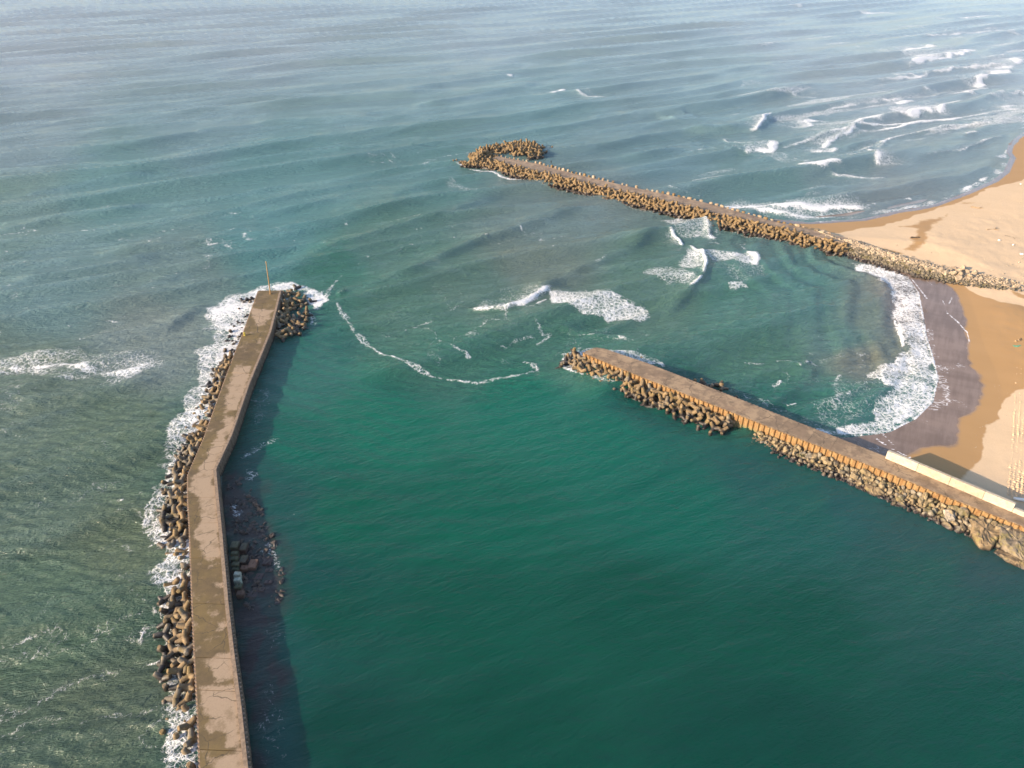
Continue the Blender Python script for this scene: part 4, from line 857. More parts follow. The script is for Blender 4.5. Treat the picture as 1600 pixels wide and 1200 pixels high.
for r_, (off, spc, z0) in enumerate([(1.2, 2.1, 1.25), (2.9, 2.15, .75), (4.4, 2.1, .15)]):
    P = [Vector((p.x, p.y)) for p in offset([Vector((q.x, q.y, 0)) for q in seg], off, 1)]
    pts = resample(P, spc); c = 0
    for p in pts:
        c += 1; q = p + Vector((random.uniform(-.35, .35), random.uniform(-.35, .35)))
        tetrapod(q.x, q.y, z0 + random.uniform(-.3, .3), f"ochre concrete tetrapod {rn[r_]} of the middle jetty, {nth(c)} from its tip", GB)
for i, (a, b) in enumerate([(305, 290), (388, 330), (437, 355), (485, 360), (515, 380), (575, 395), (628, 425), (678, 440), (722, 462), (772, 485), (817, 512), (887, 540), (965, 590), (1040, 622)]):
    p = at(850 + a / 4, 520 + b / 4 + 1.5, .2)
    tetrapod(p.x, p.y, -.62 - (.2 if i == 12 else 0), f"round tetrapod leg tip poking from calm green water, {nth(i + 1)} from the jetty tip", 'tetrapod tips standing out of the harbour water', 1.0, (random.uniform(-.2, .2), random.uniform(-.2, .2), random.uniform(0, 6)))
for i, (px, py, z) in enumerate([(897, 548, .2), (889, 558, 0), (876, 570, -.4), (900, 556, .9), (905, 566, 1.0), (898, 568, .5), (893, 565, .2), (903, 574, .6), (910, 578, .7), (886, 566, -.2), (884, 560, -.5)]):
    p = at(px, py, max(z, 0) + .4); tetrapod(p.x, p.y, z, f"dark wet tetrapod round the middle jetty tip, {nth(i + 1)} from the bay side", 'tetrapods round the tip of the middle jetty', .95)
for i, (px, py, z) in enumerate([(965, 549, -.7), (983, 555, -.7), (992, 559, -.3), (1003, 564, .3), (1008, 562, .1), (1043, 582, -.7), (1062, 589, -.7), (1087, 596, -.4), (1096, 598, -.2), (1104, 601, -.1), (1110, 605, -.2), (1125, 600, .2), (1129, 605, .3), (1146, 619, -.6)]):
    p = at(px, py, max(z, 0) + .4); tetrapod(p.x, p.y, z, f"dark tetrapod awash on the bay side of the middle jetty, {nth(i + 1)} from its tip", 'tetrapods awash on the bay side of the middle jetty', .95)
print('tetrapods', n_tet)
# the far breakwater's units: too many to be single things, one mass
def merged(name, mes_or_bm, places, mat, smooth=True):
    src = []
    for me in mes_or_bm:
        co = np.zeros(len(me.vertices) * 3); me.vertices.foreach_get('co', co)
        src.append((co.reshape(-1, 3), [tuple(p.vertices) for p in me.polygons]))
    V = []; Fs = []; base = 0
    for (loc, rot, s) in places:
        co, fs = random.choice(src); Mx = np.array(rot.to_matrix()); sv = np.array(s) if hasattr(s, '__len__') else s
        V.append((co * sv) @ Mx.T + np.array(loc)); Fs += [tuple(v + base for v in f) for f in fs]; base += len(co)
    me = bpy.data.meshes.new(name); me.from_pydata(np.vstack(V).tolist(), [], Fs)
    if smooth: me.polygons.foreach_set('use_smooth', [len(p.vertices) == 4 for p in me.polygons])
    return link(name, me, mat)
def rrot(): return Euler((random.uniform(0, 6.28), random.uniform(0, 6.28), random.uniform(0, 6.28)))
pl = []
for off, spc, z0 in [(1.4, 2.0, 2.1), (3.1, 2.0, 1.3), (4.9, 2.1, .5), (6.3, 2.3, -.2)]:
    for p in resample([Vector((q.x, q.y)) for q in offset([Vector((c.x, c.y, 0)) for c in cF], off, 1)], spc):
        if p.x > at(1315, 380, 0).x: continue
        pl.append(((p.x + random.uniform(-.6, .6), p.y + random.uniform(-.6, .6), z0 + random.uniform(-.4, .5)), rrot(), random.uniform(1.0, 1.25)))
hm = [Vector((p.x, p.y)) for p in atl([(723, 252), (741, 238), (762, 233), (796, 226), (816, 221), (850, 230), (855, 235), (847, 242), (825, 246), (794, 242), (771, 247), (757, 258), (724, 258)], 1)]
hx0, hx1, hy0, hy1 = min(p.x for p in hm), max(p.x for p in hm), min(p.y for p in hm), max(p.y for p in hm)
cnt = 0
while cnt < 300:
    x = random.uniform(hx0, hx1); y = random.uniform(hy0, hy1)
    if not inside(np.array([x]), np.array([y]), hm)[0]: continue
    d = pl_dist(np.array([x]), np.array([y]), hm + [hm[0]])[0][0]
    zt = min(.3 + .75 * d, 3.4)
    pl.append(((x, y, random.uniform(zt * .35, zt)), rrot(), random.uniform(1.0, 1.25))); cnt += 1
for (px, py) in [(714, 254), (709, 255), (719, 256), (862, 232)]:
    p = at(px, py); pl.append(((p.x, p.y, -.1), rrot(), 1.1))
o = merged('armour_units', tetra_me, pl, M['tetra_far']); tag(o, 'ochre tetrapods heaped along the front and hooked head of the far breakwater', 'armour units', None, 'stuff')

# ------------------------------------------------------------------ rocks
def rock_me(seed, sub=2, flat=.75):
    r = random.Random(seed); bm = bmesh.new(); bmesh.ops.create_icosphere(bm, subdivisions=sub, radius=.5)
    planes = [(Vector((r.gauss(0, 1), r.gauss(0, 1), r.gauss(0, 1))).normalized(), r.uniform(.28, .42)) for _ in range(9)]
    for v in bm.verts:
        for nrm, dd in planes:
            k = v.co.dot(nrm)
            if k > dd: v.co -= nrm * (k - dd)
        v.co *= 1.25; v.co += Vector((r.gauss(0, .012), r.gauss(0, .012), r.gauss(0, .012))); v.co.z *= flat
    me = bpy.data.meshes.new('boulder'); bm.to_mesh(me); bm.free(); return me
rocks = [rock_me(s) for s in range(7)]
for me in rocks: me.materials.append(M['rock'])
rocks_lo = [rock_me(s + 50, 1) for s in range(5)]
# jetty riprap: 270 single boulders, gravel-size rest in one mass
front = [Vector((p.x, p.y, 0)) for p in bF]
x0 = at(1163, 652, ZB).x; x1 = at(1600, 830, ZB).x + 6
fr = [p for p in front if p.x >= x0 - 1 and p.x < x1 + 12]
nb = 0
rowsB = [(.9, 1.10, 1.2, 'highest row'), (1.9, 1.05, .95, 'second row'), (2.9, 1.05, .6, 'third row'), (3.9, 1.1, .25, 'fourth row'), (4.8, 1.4, -.05, 'waterline row')]
L_tot = sum((b - a).length for a, b in zip(fr[:-1], fr[1:]))
for r_, (off, spc, z0, nm) in enumerate(rowsB):
    pts = resample([Vector((p.x, p.y)) for p in offset(fr, off, 1)], spc); c = 0
    for i, p in enumerate(pts):
        f = i / len(pts)
        if f > .98: continue
        if r_ >= 4 and f < .35 and random.random() < .6: continue
        if r_ == 3 and f < .12: continue
        c += 1; p = p + Vector((random.uniform(-.35, .35), random.uniform(-.35, .35)))
        o = bpy.data.objects.new('boulder', random.choice(rocks)); COL.objects.link(o)
        s = random.choice([.8, .95, 1.1, 1.35, 1.6]) * (.9 + .35 * f)
        zz = z0 * (.75 + .75 * f) + random.uniform(-.15, .15)
        o.location = (p.x, p.y, zz); o.scale = (s * random.uniform(.8, 1.2), s, s * random.uniform(.7, 1)); o.rotation_euler = rrot(); nb += 1
        tag(o, f"rough brown boulder in the {nm} below the rusty sheet piles, {nth(c)} from the tetrapods", 'boulder', 'boulders along the foot of the rusty jetty wall')
print('boulders', nb)
pl = []
for _ in range(1900):
    f = random.random(); i = int(f * (len(fr) - 1)); a = fr[i].lerp(fr[min(i + 1, len(fr) - 1)], random.random())
    t = (fr[min(i + 1, len(fr) - 1)] - fr[max(i - 1, 0)]).normalized(); off = random.uniform(.3, 4.6 + 1.2 * f) 
    q = a + Vector((t.y, -t.x, 0)) * off; zz = max((1.25 - .27 * off) * (.75 + .75 * f), -.2) + random.uniform(-.25, .1)
    s = random.uniform(.3, .75); pl.append(((q.x, q.y, zz), rrot(), s))
for (px, py) in [(1265, 728), (1262, 723), (1294, 738), (1310, 742)]:
    p = at(px, py); pl.append(((p.x, p.y, 0), rrot(), .9))
o = merged('rubble', rocks_lo, pl, M['rock'], False); tag(o, 'small loose stones filling gaps between the boulders along the rusty jetty wall', 'rubble', None, 'stuff')
# berm of earth and stone below them
berm_pts = offset(fr, .3, 1), offset(fr, 5.0, 1)
bmx = bmesh.new(); prev = None
for i, (a, b) in enumerate(zip(*berm_pts)):
    f = i / len(fr); k = .75 + .75 * f
    row = [bmx.verts.new((a.x, a.y, .85 * k)), bmx.verts.new((a.x * .55 + b.x * .45, a.y * .55 + b.y * .45, .35 * k)), bmx.verts.new((b.x, b.y, -.5)), bmx.verts.new((b.x, b.y, -4)), bmx.verts.new((a.x, a.y, -4))]
    if prev:
        for j in range(5): bmx.faces.new((prev[j], prev[(j + 1) % 5], row[(j + 1) % 5], row[j]))
    prev = row
bmesh.ops.recalc_face_normals(bmx, faces=bmx.faces)
o = from_bm('terrain', bmx, M['rock']); tag(o, kind='structure')
# large grouted slabs of rock near the right
def slab(pts, z, thick, label, mat=M['slabrock'], tilt=0.0):
    P = [Vector((p.x, p.y)) for p in atl(pts, z)]; c = sum(P, Vector((0, 0))) / len(P); sx = max(abs(p.x - c.x) for p in P); 
    P2 = resample(P + [P[0]], .45)[:-1]; bm = bmesh.new(); rings = []
    for k, (f, dz) in enumerate([(1.06, -thick), (1.0, -.35), (.9, -.12), (.75, -.02), (.5, .05), (.25, .05)]):
        ring = []
        for p in P2:
            q = c + (p - c) * f; nz = float(fbm(np.array([q.x]), np.array([q.y]), .9, 4)[0]) - .5; n2 = float(fbm(np.array([q.x + 90]), np.array([q.y + k * 3.]), .7, 3)[0]) - .5
            q = q + Vector((n2, n2)) * .5; ring.append(bm.verts.new((q.x, q.y, z + dz + nz * 1.1 + tilt * (q.y - c.y))))
        rings.append(ring)
    n = len(P2)
    for a, b in zip(rings[:-1], rings[1:]):
        for i in range(n): bm.faces.new((a[i], a[(i + 1) % n], b[(i + 1) % n], b[i]))
    cv = bm.verts.new((c.x, c.y, z + .1))
    for i in range(n): bm.faces.new((rings[-1][i], rings[-1][(i + 1) % n], cv))
    bmesh.ops.recalc_face_normals(bm, faces=bm.faces)
    o = from_bm('rock_slab', bm, mat, None, None, False); o.data.transform(Matrix.Translation((-c.x, -c.y, -z))); o.location = (c.x, c.y, z)
    tag(o, label, 'rock slab', 'large rough slabs lying among the jetty boulders')
slab([(1518, 812), (1530, 806), (1548, 812), (1562, 820), (1566, 832), (1552, 850), (1538, 848), (1528, 838), (1522, 826)], 1.7, 1.6, 'broad brown rock slab under the sheet piles, left of the largest one', tilt=.12)
slab([(1556, 818), (1590, 824), (1640, 842), (1640, 880), (1600, 868), (1580, 856), (1566, 846), (1562, 830)], 1.8, 1.8, 'largest grey-brown rock slab, running out of view under the sheet piles', tilt=.12)
slab([(1554, 860), (1566, 854), (1590, 862), (1640, 886), (1640, 904), (1598, 886), (1572, 874)], .45, .9, 'low flat wet slab at the waterline with a pale lower rim', M['slabrock'])
slab([(1400, 770), (1412, 764), (1418, 772), (1408, 782), (1400, 778)], 1.0, .9, 'tilted smooth rectangular slab halfway along the jetty boulders', tilt=.1)
slab([(1350, 748), (1368, 746), (1386, 760), (1384, 770), (1368, 770), (1352, 760)], .9, .9, 'patch of rough grouted stone at the bend in the boulder bank', tilt=.1)
slab([(1474, 796), (1486, 792), (1496, 800), (1494, 810), (1482, 810)], 1.5, 1.0, 'pale rounded slab high in the boulder bank under the wall', M['rock_pale'], .1)

# rubble root of the far breakwater
pl = []; pl2 = []
rt = resample([Vector((p.x, p.y)) for p in rootC], .5)
for _ in range(6000):
    f = random.random(); i = int(f * (len(rt) - 2)); a = rt[i]; t = (rt[i + 1] - a).normalized(); nn = Vector((t.y, -t.x))
    off = random.gauss(0.6, 3.2)
    if abs(off) > (8 if f < .5 else 8 - 8 * (f - .5)) or (f > .72 and random.random() < (f - .72) * 3.4): continue
    if f < .17 and off < 1.5: continue
    q = a + nn * off + t * random.uniform(0, .5); z = sand_z(q.x, q.y)
    s = random.uniform(.6, 1.6) * (1.0 if f < .7 else .7)
    (pl if off + random.uniform(-1, 1) > 2.4 else pl2).append(((q.x, q.y, z + random.uniform(-.1, .3)), rrot(), (s, s, s * .8)))
M['rock_weed'] = stone_mat('weedy_riprap', (.07, .05, .028), (.22, .16, .085), (.03, .022, .018), .8, speck=4, moss=(.10, .08, .025))
o = merged('rubble', rocks_lo, pl, M['rock_weed'], False); tag(o, 'dark weedy rubble on the bay side of the far breakwater root', 'rubble', None, 'stuff')
o = merged('rubble', rocks_lo, pl2, M['rock_pale'], False); tag(o, 'pale dry rubble on top of the far breakwater root, meeting the sand', 'rubble', None, 'stuff')
GR = 'pale rocks at the beach end of the breakwater'
for i, (px, py) in enumerate([(1478, 428), (1484, 424), (1490, 430), (1496, 426), (1500, 432), (1504, 422), (1510, 428), (1515, 433), (1522, 430), (1490, 421), (1470, 425), (1498, 437)]):
    p = on_sand(px, py); o = bpy.data.objects.new('boulder', rocks[i % 7].copy()); o.data.materials[0] = M['rock_pale']; COL.objects.link(o); s = random.uniform(2.0, 3.0)
    o.location = (p.x, p.y, p.z + .3); o.scale = (s, s, s * .8); o.rotation_euler = rrot(); tag(o, f"large pale rock where breakwater rubble meets the beach, {nth(i + 1)} in its cluster going inland", 'boulder', GR)
# blocks along the sea edge of the far deck
pts = resample([Vector((q.x, q.y)) for q in offset([Vector((c.x, c.y, 0)) for c in cBk], .55, -1)], 2.35); c = 0
for i, p in enumerate(pts):
    f = i / len(pts)
    if f > .93 or (f > .02 and random.random() < .06): continue
    c += 1; long_ = f > .55
    bm = bmesh.new(); bmesh.ops.create_cube(bm, size=1.0); bmesh.ops.bevel(bm, geom=bm.edges[:], offset=.16, segments=2, affect='EDGES')
    for v in bm.verts: v.co += Vector((random.gauss(0, .03), random.gauss(0, .03), random.gauss(0, .03)))
    me = bpy.data.meshes.new('edge_block'); bm.to_mesh(me); bm.free(); me.materials.append(M['tetra_far' if random.random() < .35 else 'rock_pale'])
    o = bpy.data.objects.new('edge_block', me); COL.objects.link(o); a = pts[max(i - 1, 0)]; b = pts[min(i + 1, len(pts) - 1)]
    o.rotation_euler = (random.uniform(-.2, .2), random.uniform(-.2, .2), math.atan2(b.y - a.y, b.x - a.x) + random.uniform(-.4, .4) * (0.3 if long_ else 1))
    s = random.uniform(.85, 1.35); s *= random.choice([.55, .8, 1]); o.scale = (s * (1.6 if long_ else 1.1), s * .9, s * (.75 if long_ else 1.05)); o.location = (p.x + random.uniform(-.2, .2), p.y + random.uniform(-.3, .3), ZC + .3 * s)
    tag(o, f"pale concrete block on the open-sea edge of the far deck, {nth(c)} from the hooked head", 'concrete block', 'blocks lining the sea edge of the far breakwater deck')
# dark sea-side blocks under them
pl = []
for off, z0 in [(1.8, 1.1), (3.2, .2)]:
    for p in resample([Vector((q.x, q.y)) for q in offset([Vector((c_.x, c_.y, 0)) for c_ in cBk], off, -1)], 1.7):
        if p.x < at(1300, 365, 0).x: pl.append(((p.x, p.y, z0 + random.uniform(-.3, .3)), rrot(), random.uniform(1.3, 2.1)))
o = merged('rubble', rocks_lo, pl, M['rock'], False); tag(o, 'dark stones on the open-sea slope of the far breakwater', 'rubble', None, 'stuff')

# ------------------------------------------------------------------ concrete blocks beside the bent pier
def cblock(px, py, wx, wy, z, rot, mat, label, thick=1.2):
    p = at(px, py, z); bm = bmesh.new(); bmesh.ops.create_cube(bm, size=1.0); bmesh.ops.scale(bm, vec=(wx, wy, thick), verts=bm.verts)
    bmesh.ops.bevel(bm, geom=bm.edges[:], offset=.09, segments=2, affect='EDGES'); bmesh.ops.subdivide_edges(bm, edges=[e for e in bm.edges if e.calc_length() > .5], cuts=3, use_grid_fill=True)
    for v in bm.verts: v.co += Vector((random.gauss(0, .02), random.gauss(0, .02), random.gauss(0, .02)))
    # lifting hole: a shallow dimple on top
    for v in bm.verts:
        if v.co.z > thick * .4 and math.hypot(v.co.x, v.co.y) < .22: v.co.z -= .15
    me = bpy.data.meshes.new('concrete_block'); bm.to_mesh(me); bm.free(); me.materials.append(mat)
    o = bpy.data.objects.new('concrete_block', me); COL.objects.link(o); o.location = (p.x, p.y, z - thick / 2); o.rotation_euler = (random.uniform(-.05, .05), random.uniform(-.05, .05), rot)
    tag(o, label, 'concrete block', 'concrete blocks stacked beside the bent pier')
ox, oy = 340, 830
BL = [(260, 205, 1.35, 1.7, 1.56, 'block_dark', 'seawardmost green block of the column touching the pier'), (262, 330, 1.25, .9, 1.56, 'block_dark', 'second green block of the column touching the pier'),
      (262, 412, 1.25, .9, 1.59, 'block_dark', 'third green block of the column touching the pier, just before the dark one'), (270, 505, 1.2, 1.0, 1.49, 'block_dark', 'fourth block of the column touching the pier, darker green'),
      (275, 585, 1.2, .7, 1.37, 'block_dark', 'narrow green block right before the two pale blocks'), (298, 655, 1.2, .85, 1.68, 'block_pale', 'pale grey block beside the pier, the seaward one of two'),
      (308, 742, 1.2, .85, 1.68, 'block_pale', 'pale grey block beside the pier, the shoreward one of two'), (318, 845, 1.2, 1.0, 1.43, 'block_dark', 'dark green block just shoreward of the two pale blocks'),
      (350, 955, 1.3, 1.0, 1.18, 'block_red', 'last low brownish block at the shoreward end of the column'), (405, 235, 1.2, 1.9, 1.06, 'block_dark', 'long brownish block at the seaward end of the second column'),
      (405, 425, 1.2, 1.7, 1.06, 'block_dark', 'dark green block in the middle of the second column'), (415, 560, 1.3, 1.0, 0.94, 'block_red', 'wet brown block between the green columns and the red block'),
      (550, 500, 1.45, 2.1, 0.90, 'block_red', 'raised reddish block standing out of the dark shallows'), (775, 470, 1.6, 1.6, 0.12, 'block_red', 'outermost awash block beside the foam patch'),
      (800, 605, 1.4, .9, 0.10, 'block_red', 'small awash block shoreward of the outermost one'), (795, 785, 1.4, .9, 0.10, 'block_red', 'small flat block almost under water, farthest shoreward of the outer ones'),
      (670, 905, 1.4, 1.1, 0.12, 'block_red', 'low brown block awash between the outer blocks and the column'), (540, 985, 1.6, 1.3, 0.15, 'block_red', 'low brown block awash at the shoreward corner of the group'), (650, 700, 1.5, 1.5, 0.02, 'block_red', 'barely submerged block between the red block and the outer blocks')]
for a, b, wx, wy, z, mt, lb in BL:
    cblock(ox + a / 10, oy + b / 10, wx, wy, z, R(random.uniform(-5, 5) - 2), M[mt], lb, 3.2 if z > 1 else 1.6)

pl = []
sub = [Vector((p.x, p.y)) for p in atl([(352, 745), (375, 745), (400, 775), (428, 840), (446, 890), (446, 930), (420, 960), (385, 950), (370, 860)])]
while len(pl) < 330:
    x = random.uniform(min(p.x for p in sub), max(p.x for p in sub)); y = random.uniform(min(p.y for p in sub), max(p.y for p in sub))
    if inside(np.array([x]), np.array([y]), sub)[0] and vnoise(np.array([x / 2.4]), np.array([y / 2.4]))[0] > .3:
        s = random.uniform(.6, 1.7); pl.append(((x, y, -.30 * s + random.uniform(-.12, .16)), rrot(), (s, s, s * .7)))
M['awash'] = stone_mat('awash_stone', (.05, .038, .032), (.11, .08, .062), (.032, .026, .026), .2, speck=4)
o = merged('rubble', rocks_lo, pl, M['awash'], False); tag(o, 'dark rubble awash in the shaded water beside the bent pier', 'rubble', None, 'stuff')
# ------------------------------------------------------------------ small things
def tube_bm(bm, pts, radii, n=10):
    prev = None
    for i, p in enumerate(pts):
        a = pts[max(i - 1, 0)]; b = pts[min(i + 1, len(pts) - 1)]; q = (b - a).to_track_quat('Z', 'Y')
        cur = [bm.verts.new(p + q @ Vector((math.cos(2 * math.pi * k / n) * radii[i], math.sin(2 * math.pi * k / n) * radii[i], 0))) for k in range(n)]
        if prev:
            for k in range(n): bm.faces.new((prev[k], prev[(k + 1) % n], cur[(k + 1) % n], cur[k]))
        else: bm.faces.new(cur[::-1])
        prev = cur
    bm.faces.new(prev)
# pole on the head of the pier
pb = at(422.5, 459, ZA); pole = empty('beacon_pole', pb); tag(pole, 'tall thin rusty ochre pole at the head of the bent pier', 'pole')
bm = bmesh.new(); lean = Vector((.55, 0, 10.2)); tube_bm(bm, [Vector((0, 0, 0)), lean * .5, lean], [.17, .15, .11], 10)
o = from_bm('mast', bm, M['pole'], pole)
bm = bmesh.new(); bmesh.ops.create_cone(bm, cap_ends=True, segments=14, radius1=.38, radius2=.38, depth=.14); bmesh.ops.translate(bm, verts=bm.verts, vec=(0, 0, .07))
for k in range(4):
    ge = bmesh.ops.create_cone(bm, cap_ends=True, segments=6, radius1=.04, radius2=.04, depth=.1); bmesh.ops.translate(bm, verts=ge['verts'], vec=(math.cos(k * 1.57 + .78) * .28, math.sin(k * 1.57 + .78) * .28, .18))
from_bm('base_plate', bm, M['pole'], pole)
bm = bmesh.new(); tube_bm(bm, [lean * .99, lean * 1.02, lean * 1.035], [.17, .17, .06], 10); from_bm('cap', bm, M['pole'], pole)
# bollard at the notch
pb = at(382.5, 524, ZA); bol = empty('mooring_bollard', pb); tag(bol, 'small yellow mooring bollard on the seaward edge of the bent pier', 'bollard')
bm = bmesh.new(); tube_bm(bm, [Vector((0, 0, z)) for z in (0, .08, .12, .6, .7, .82, .9)], [.32, .32, .2, .17, .3, .3, .18], 14); from_bm('post', bm, M['yellow'], bol)
bm = bmesh.new(); tube_bm(bm, [Vector((.15 + .22 * i, .12 * i * (1 if i % 2 else .6), .05)) for i in range(7)], [.06] * 7, 8); from_bm('rope', bm, M['darkwood'], bol)

# people
def skin_person(name, joints, edges, radii, mat, parent=None):
    me = bpy.data.meshes.new(name); me.from_pydata(joints, edges, []); o = bpy.data.objects.new(name, me); COL.objects.link(o)
    md = o.modifiers.new('skin', 'SKIN'); me.skin_vertices[0].data[0].use_root = True
    for i, r_ in enumerate(radii): me.skin_vertices[0].data[i].radius = (r_, r_)
    sb = o.modifiers.new('sub', 'SUBSURF'); sb.levels = 1; sb.render_levels = 1; me.materials.append(mat)
    if parent: o.parent = parent
    return o
def standing(loc, label, turn, arm_fwd=.2):
    root = empty('person', loc); root.rotation_euler = (0, 0, turn); tag(root, label, 'person')
    J = [(0, 0, .95), (0, 0, 1.2), (0, 0, 1.42), (0, .01, 1.52), (0, .02, 1.66), (0, .02, 1.74), (-.18, 0, 1.40), (-.25, .05, 1.12), (-.24, .05 + arm_fwd, .95), (.18, 0, 1.40), (.25, .05, 1.12), (.22, .08 + arm_fwd, 1.0),
         (-.10, 0, .90), (-.12, .03, .50), (-.13, 0, .08), (-.13, .16, .04), (.10, 0, .90), (.12, -.02, .50), (.13, -.05, .08), (.13, .11, .04)]
    E_ = [(0, 1), (1, 2), (2, 3), (3, 4), (4, 5), (2, 6), (6, 7), (7, 8), (2, 9), (9, 10), (10, 11), (0, 12), (12, 13), (13, 14), (14, 15), (0, 16), (16, 17), (17, 18), (18, 19)]
    Rr = [.15, .15, .16, .06, .10, .09, .075, .055, .04, .075, .055, .04, .10, .075, .05, .045, .10, .075, .05, .045]
    skin_person('body', J, E_, Rr, M['darkcloth'], root)
    bm = bmesh.new(); bmesh.ops.create_icosphere(bm, subdivisions=2, radius=.115); bmesh.ops.scale(bm, vec=(.92, 1.0, .8), verts=bm.verts); bmesh.ops.translate(bm, verts=bm.verts, vec=(0, 0, 1.72)); from_bm('hair', bm, M['darkwood'], root)
    return root
pp = at(861, 256.5, ZC); pp = Vector((pp.x, pp.y, ZC)); standing((pp.x, pp.y, ZC), 'person in dark clothes standing among the pale blocks on the far breakwater', .6)
# surfer lying on a board
ps = at(820, 346, .35); root = empty('surfboard', (ps.x, ps.y, .45)); root.rotation_euler = (0, 0, R(25)); tag(root, 'pale surfboard with a red nose, a surfer lying on it in open water', 'surfboard')
bm = bmesh.new(); prev = None
for i in range(13):
    t_ = i / 12; L_ = -1.1 + 2.2 * t_; wd = .29 * math.sin(math.pi * min(max(t_, .03), .97)) ** .6; hh = .035; zk = .10 * max(0, t_ - .7) ** 1 
    cur = [bm.verts.new((L_, wd * a, zk + b)) for a, b in [(-1, 0), (-.6, hh), (.6, hh), (1, 0), (.6, -hh), (-.6, -hh)]]
    if prev:
        for k in range(6): bm.faces.new((prev[k], prev[(k + 1) % 6], cur[(k + 1) % 6], cur[k]))
    else: bm.faces.new(cur[::-1])
    prev = cur
bm.faces.new(prev); from_bm('board', bm, M['white'], root, None, True)
bm = bmesh.new(); bmesh.ops.create_cube(bm, size=1); bmesh.ops.scale(bm, vec=(.4, .3, .02), verts=bm.verts); bmesh.ops.bevel(bm, geom=bm.edges[:], offset=.008, affect='EDGES'); bmesh.ops.translate(bm, verts=bm.verts, vec=(.7, 0, .055)); from_bm('nose_patch', bm, M['redcloth'], root)
pr = empty('person', (ps.x, ps.y, .60)); pr.rotation_euler = (0, 0, R(25)); tag(pr, 'surfer in a dark wetsuit lying on a board between two swells', 'person')
J = [(-.05, 0, 0), (.15, 0, .02), (.42, 0, .06), (.53, 0, .12), (.66, 0, .17), (.72, 0, .18), (.42, -.2, .04), (.62, -.33, -.02), (.82, -.30, -.08), (.42, .2, .04), (.58, .36, -.02), (.74, .38, -.10), (-.12, -.10, 0), (-.5, -.12, -.02), (-.92, -.13, 0), (-.12, .10, 0), (-.5, .12, -.02), (-.92, .14, 0)]
E_ = [(0, 1), (1, 2), (2, 3), (3, 4), (4, 5), (2, 6), (6, 7), (7, 8), (2, 9), (9, 10), (10, 11), (0, 12), (12, 13), (13, 14), (0, 15), (15, 16), (16, 17)]
skin_person('body', J, E_, [.14, .14, .15, .06, .1, .08, .075, .055, .04, .075, .055, .04, .1, .075, .045, .1, .075, .045], M['darkcloth'], pr)

# beach wrack
def log(px, py, length, rad, ang, label, mat, branches=1):
    p = on_sand(px, py); root = bpy.data.objects.new('driftwood', None); bm = bmesh.new(); P = []; rr = []
    for i in range(6):
        t_ = i / 5 - .5; P.append(Vector((t_ * length, .12 * math.sin(i * 1.7) * length * .3, rad * .6 + .04 * math.sin(i * 2.3)))); rr.append(rad * (1.1 - .5 * i / 5))
    tube_bm(bm, P, rr, 9)
    for b in range(branches):
        q = P[2 + b]; tube_bm(bm, [q, q + Vector((.2 * length, .18 * length * (1 if b % 2 else -1), rad * 1.2)), q + Vector((.3 * length, .3 * length * (1 if b % 2 else -1), rad * .8))], [rad * .55, rad * .4, rad * .2], 7)
    bpy.data.objects.remove(root)
    o = from_bm('driftwood', bm, mat); o.location = p; o.rotation_euler = (0, 0, ang); tag(o, label, 'driftwood')
log(1430, 371.5, 3.4, .28, .1, 'dark log lying on the damp sand tongue near the breakwater rubble', M['darkwood'], 1)
log(1527, 325, 4.5, .2, -.5, 'thin bleached branch on the upper sand nearest the north shore', M['wood'], 2)
log(1552, 359, 5.5, .22, .2, 'long bleached driftwood trunk on dry sand', M['wood'], 2)
log(1582, 371, 5.0, .14, -.6, 'thin stick lying beyond the long bleached trunk', M['darkwood'], 1)
log(1590, 533, 1.6, .24, .3, 'short yellowish log lying above the green net', M['wood'], 2)
log(1595, 530, 1.3, .16, 1.2, 'short dark brown log leaning by the yellowish log', M['darkwood'], 0)
def lump(px, py, s, label, mat, cat='debris', name='foam_block', flat=.5):
    p = on_sand(px, py); bm = bmesh.new(); bmesh.ops.create_cube(bm, size=1); bmesh.ops.bevel(bm, geom=bm.edges[:], offset=.2, segments=3, affect='EDGES')
    for v in bm.verts: v.co = Vector((v.co.x * s[0], v.co.y * s[1], v.co.z * s[2])) + Vector((random.gauss(0, .03), random.gauss(0, .03), random.gauss(0, .03)))
    o = from_bm(name, bm, mat); o.location = p + Vector((0, 0, s[2] * .35)); o.rotation_euler = (0, 0, random.uniform(-.5, .5)); tag(o, label, cat)
lump(1561, 376, (.8, .6, .5), 'white block on dry sand, nearest the long bleached trunk', M['white'])
lump(1583, 383, (.6, .5, .4), 'small white block on dry sand, the middle one of three', M['white'])
lump(1596, 398, (1.1, .8, .6), 'larger whitish block at the edge of view on dry sand', M['white'])
lump(1595, 288, (.7, .6, .4), 'lone white block near the north shore wet line', M['white'])
# green net: a draped, crumpled sheet
p = on_sand(1591, 541); bm = bmesh.new(); g = bmesh.ops.create_grid(bm, x_segments=22, y_segments=8, size=.5)
for v in bm.verts:
    e = 1 - max(abs(v.co.x), abs(v.co.y)) * 1.9; v.co = Vector((v.co.x * 2.6, v.co.y * .8, .06 + max(e, 0) * .3 * random.uniform(.4, 1))) + Vector((0, .1 * math.sin(v.co.x * 9), 0))
g = bmesh.ops.solidify(bm, geom=bm.faces[:], thickness=.04)
o = from_bm('fishing_net', bm, M['green']); o.location = p; tag(o, 'crumpled green fishing net spread on the sand', 'net')
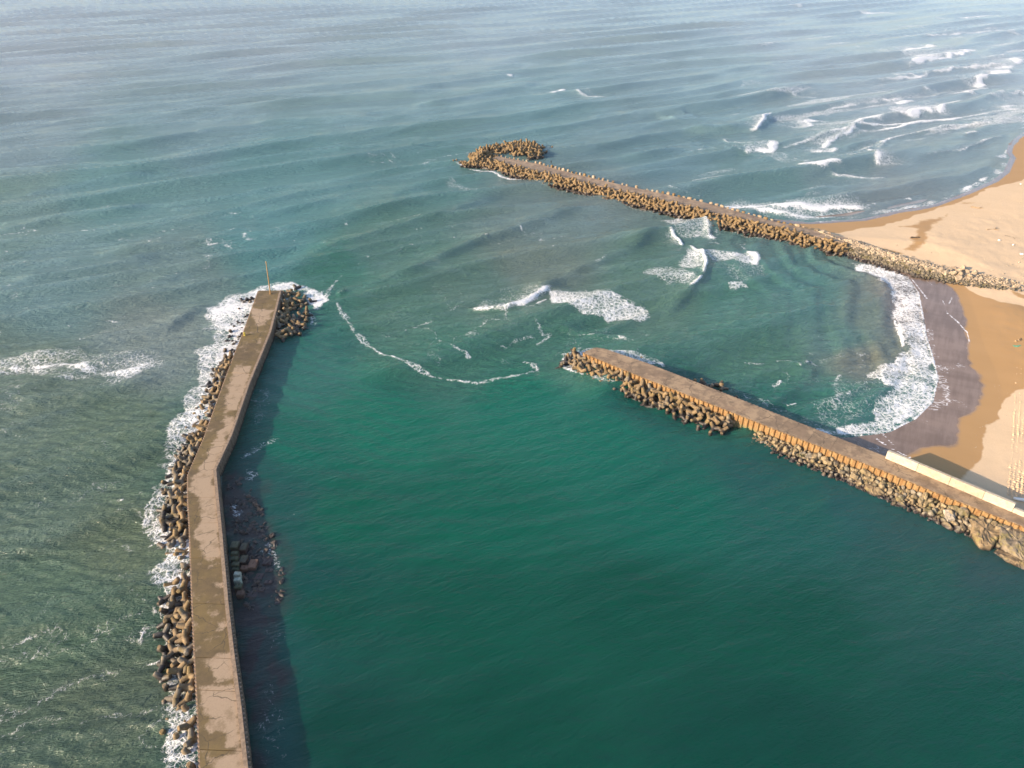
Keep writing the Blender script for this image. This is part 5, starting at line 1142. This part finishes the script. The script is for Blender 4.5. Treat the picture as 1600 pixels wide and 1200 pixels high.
# white kerb stone behind the parapet's low end
p = on_sand(1594, 783); z = 1.9; bm = bmesh.new(); tube_bm(bm, [Vector((-1.2, .5, .35)), Vector((-.8, .2, .45)), Vector((0, -.05, .45)), Vector((1.2, -.35, .42)), Vector((2.6, -.8, .4))], [.22, .32, .34, .33, .3], 12)
o = from_bm('drain_pipe', bm, M['white'], None, None, True); o.location = p; tag(o, 'thick white pipe end lying on the sand behind the parapet', 'pipe')
# churned sand: lumps in rows
pl = []
for r_ in range(6):
    for k in range(60):
        f = k / 59; px = 1592 - 18 * f + 7 * r_ - 3 + (14 * math.sin(f * 2.2)) * .3; py = 575 + 200 * f + (2 if r_ % 2 else 0)
        if px > 1640 or (f < .35 and random.random() < .5): continue
        p = on_sand(px + random.uniform(-.8, .8), py + random.uniform(-.6, .6)); s = random.uniform(.45, .75) * (.6 + .4 * min(f * 2, 1))
        pl.append(((p.x, p.y, p.z + .02), Euler((random.uniform(-.3, .3), random.uniform(-.3, .3), random.uniform(0, 6))), (s, s * .8, s * .75)))
mdry = plain('dry_sand_clods', (.60, .42, .26), .95, .1, 2)
o = merged('sand_clods', rocks_lo, pl, mdry, False); tag(o, 'churned clods of dry sand in long rows up the beach', 'sand', None, 'stuff')
# scattered pebbles and scraps over the dry beach
pl = []
for _ in range(420):
    px = random.uniform(1330, 1640); py = random.uniform(280, 470)
    if py < 400 - (px - 1330) * .35 or py > 380 + (px - 1330) * .25 + 20: continue
    p = on_sand(px, py); s = random.uniform(.15, .5); pl.append(((p.x, p.y, p.z + .03), rrot(), s))
for _ in range(160):
    px = random.uniform(1520, 1640); py = random.uniform(600, 770)
    p = on_sand(px, py); s = random.uniform(.08, .22); pl.append(((p.x, p.y, p.z + .02), rrot(), s))
o = merged('pebbles', rocks_lo, pl, M['rock_pale'], False); tag(o, 'scattered pebbles and scraps over the dry sand', 'pebbles', None, 'stuff')

# ------------------------------------------------------------------ haze over the sea
bm = bmesh.new(); bmesh.ops.create_cube(bm, size=1.0); bmesh.ops.scale(bm, vec=(40000, 40000, 126), verts=bm.verts); bmesh.ops.translate(bm, verts=bm.verts, vec=(0, 12000, 51), )
o = from_bm('haze', bm, None); hm_ = bpy.data.materials.new('sea_haze'); hm_.use_nodes = True; hn = hm_.node_tree; hn.nodes.clear()
ho = hn.nodes.new('ShaderNodeOutputMaterial'); hv = hn.nodes.new('ShaderNodeVolumePrincipled'); hv.inputs['Color'].default_value = (.95, .94, 1, 1); hv.inputs['Density'].default_value = .00004
hn.links.new(hv.outputs[0], ho.inputs['Volume']); o.data.materials.append(hm_); tag(o, 'thin pale haze over the sea', 'haze', None, 'stuff')
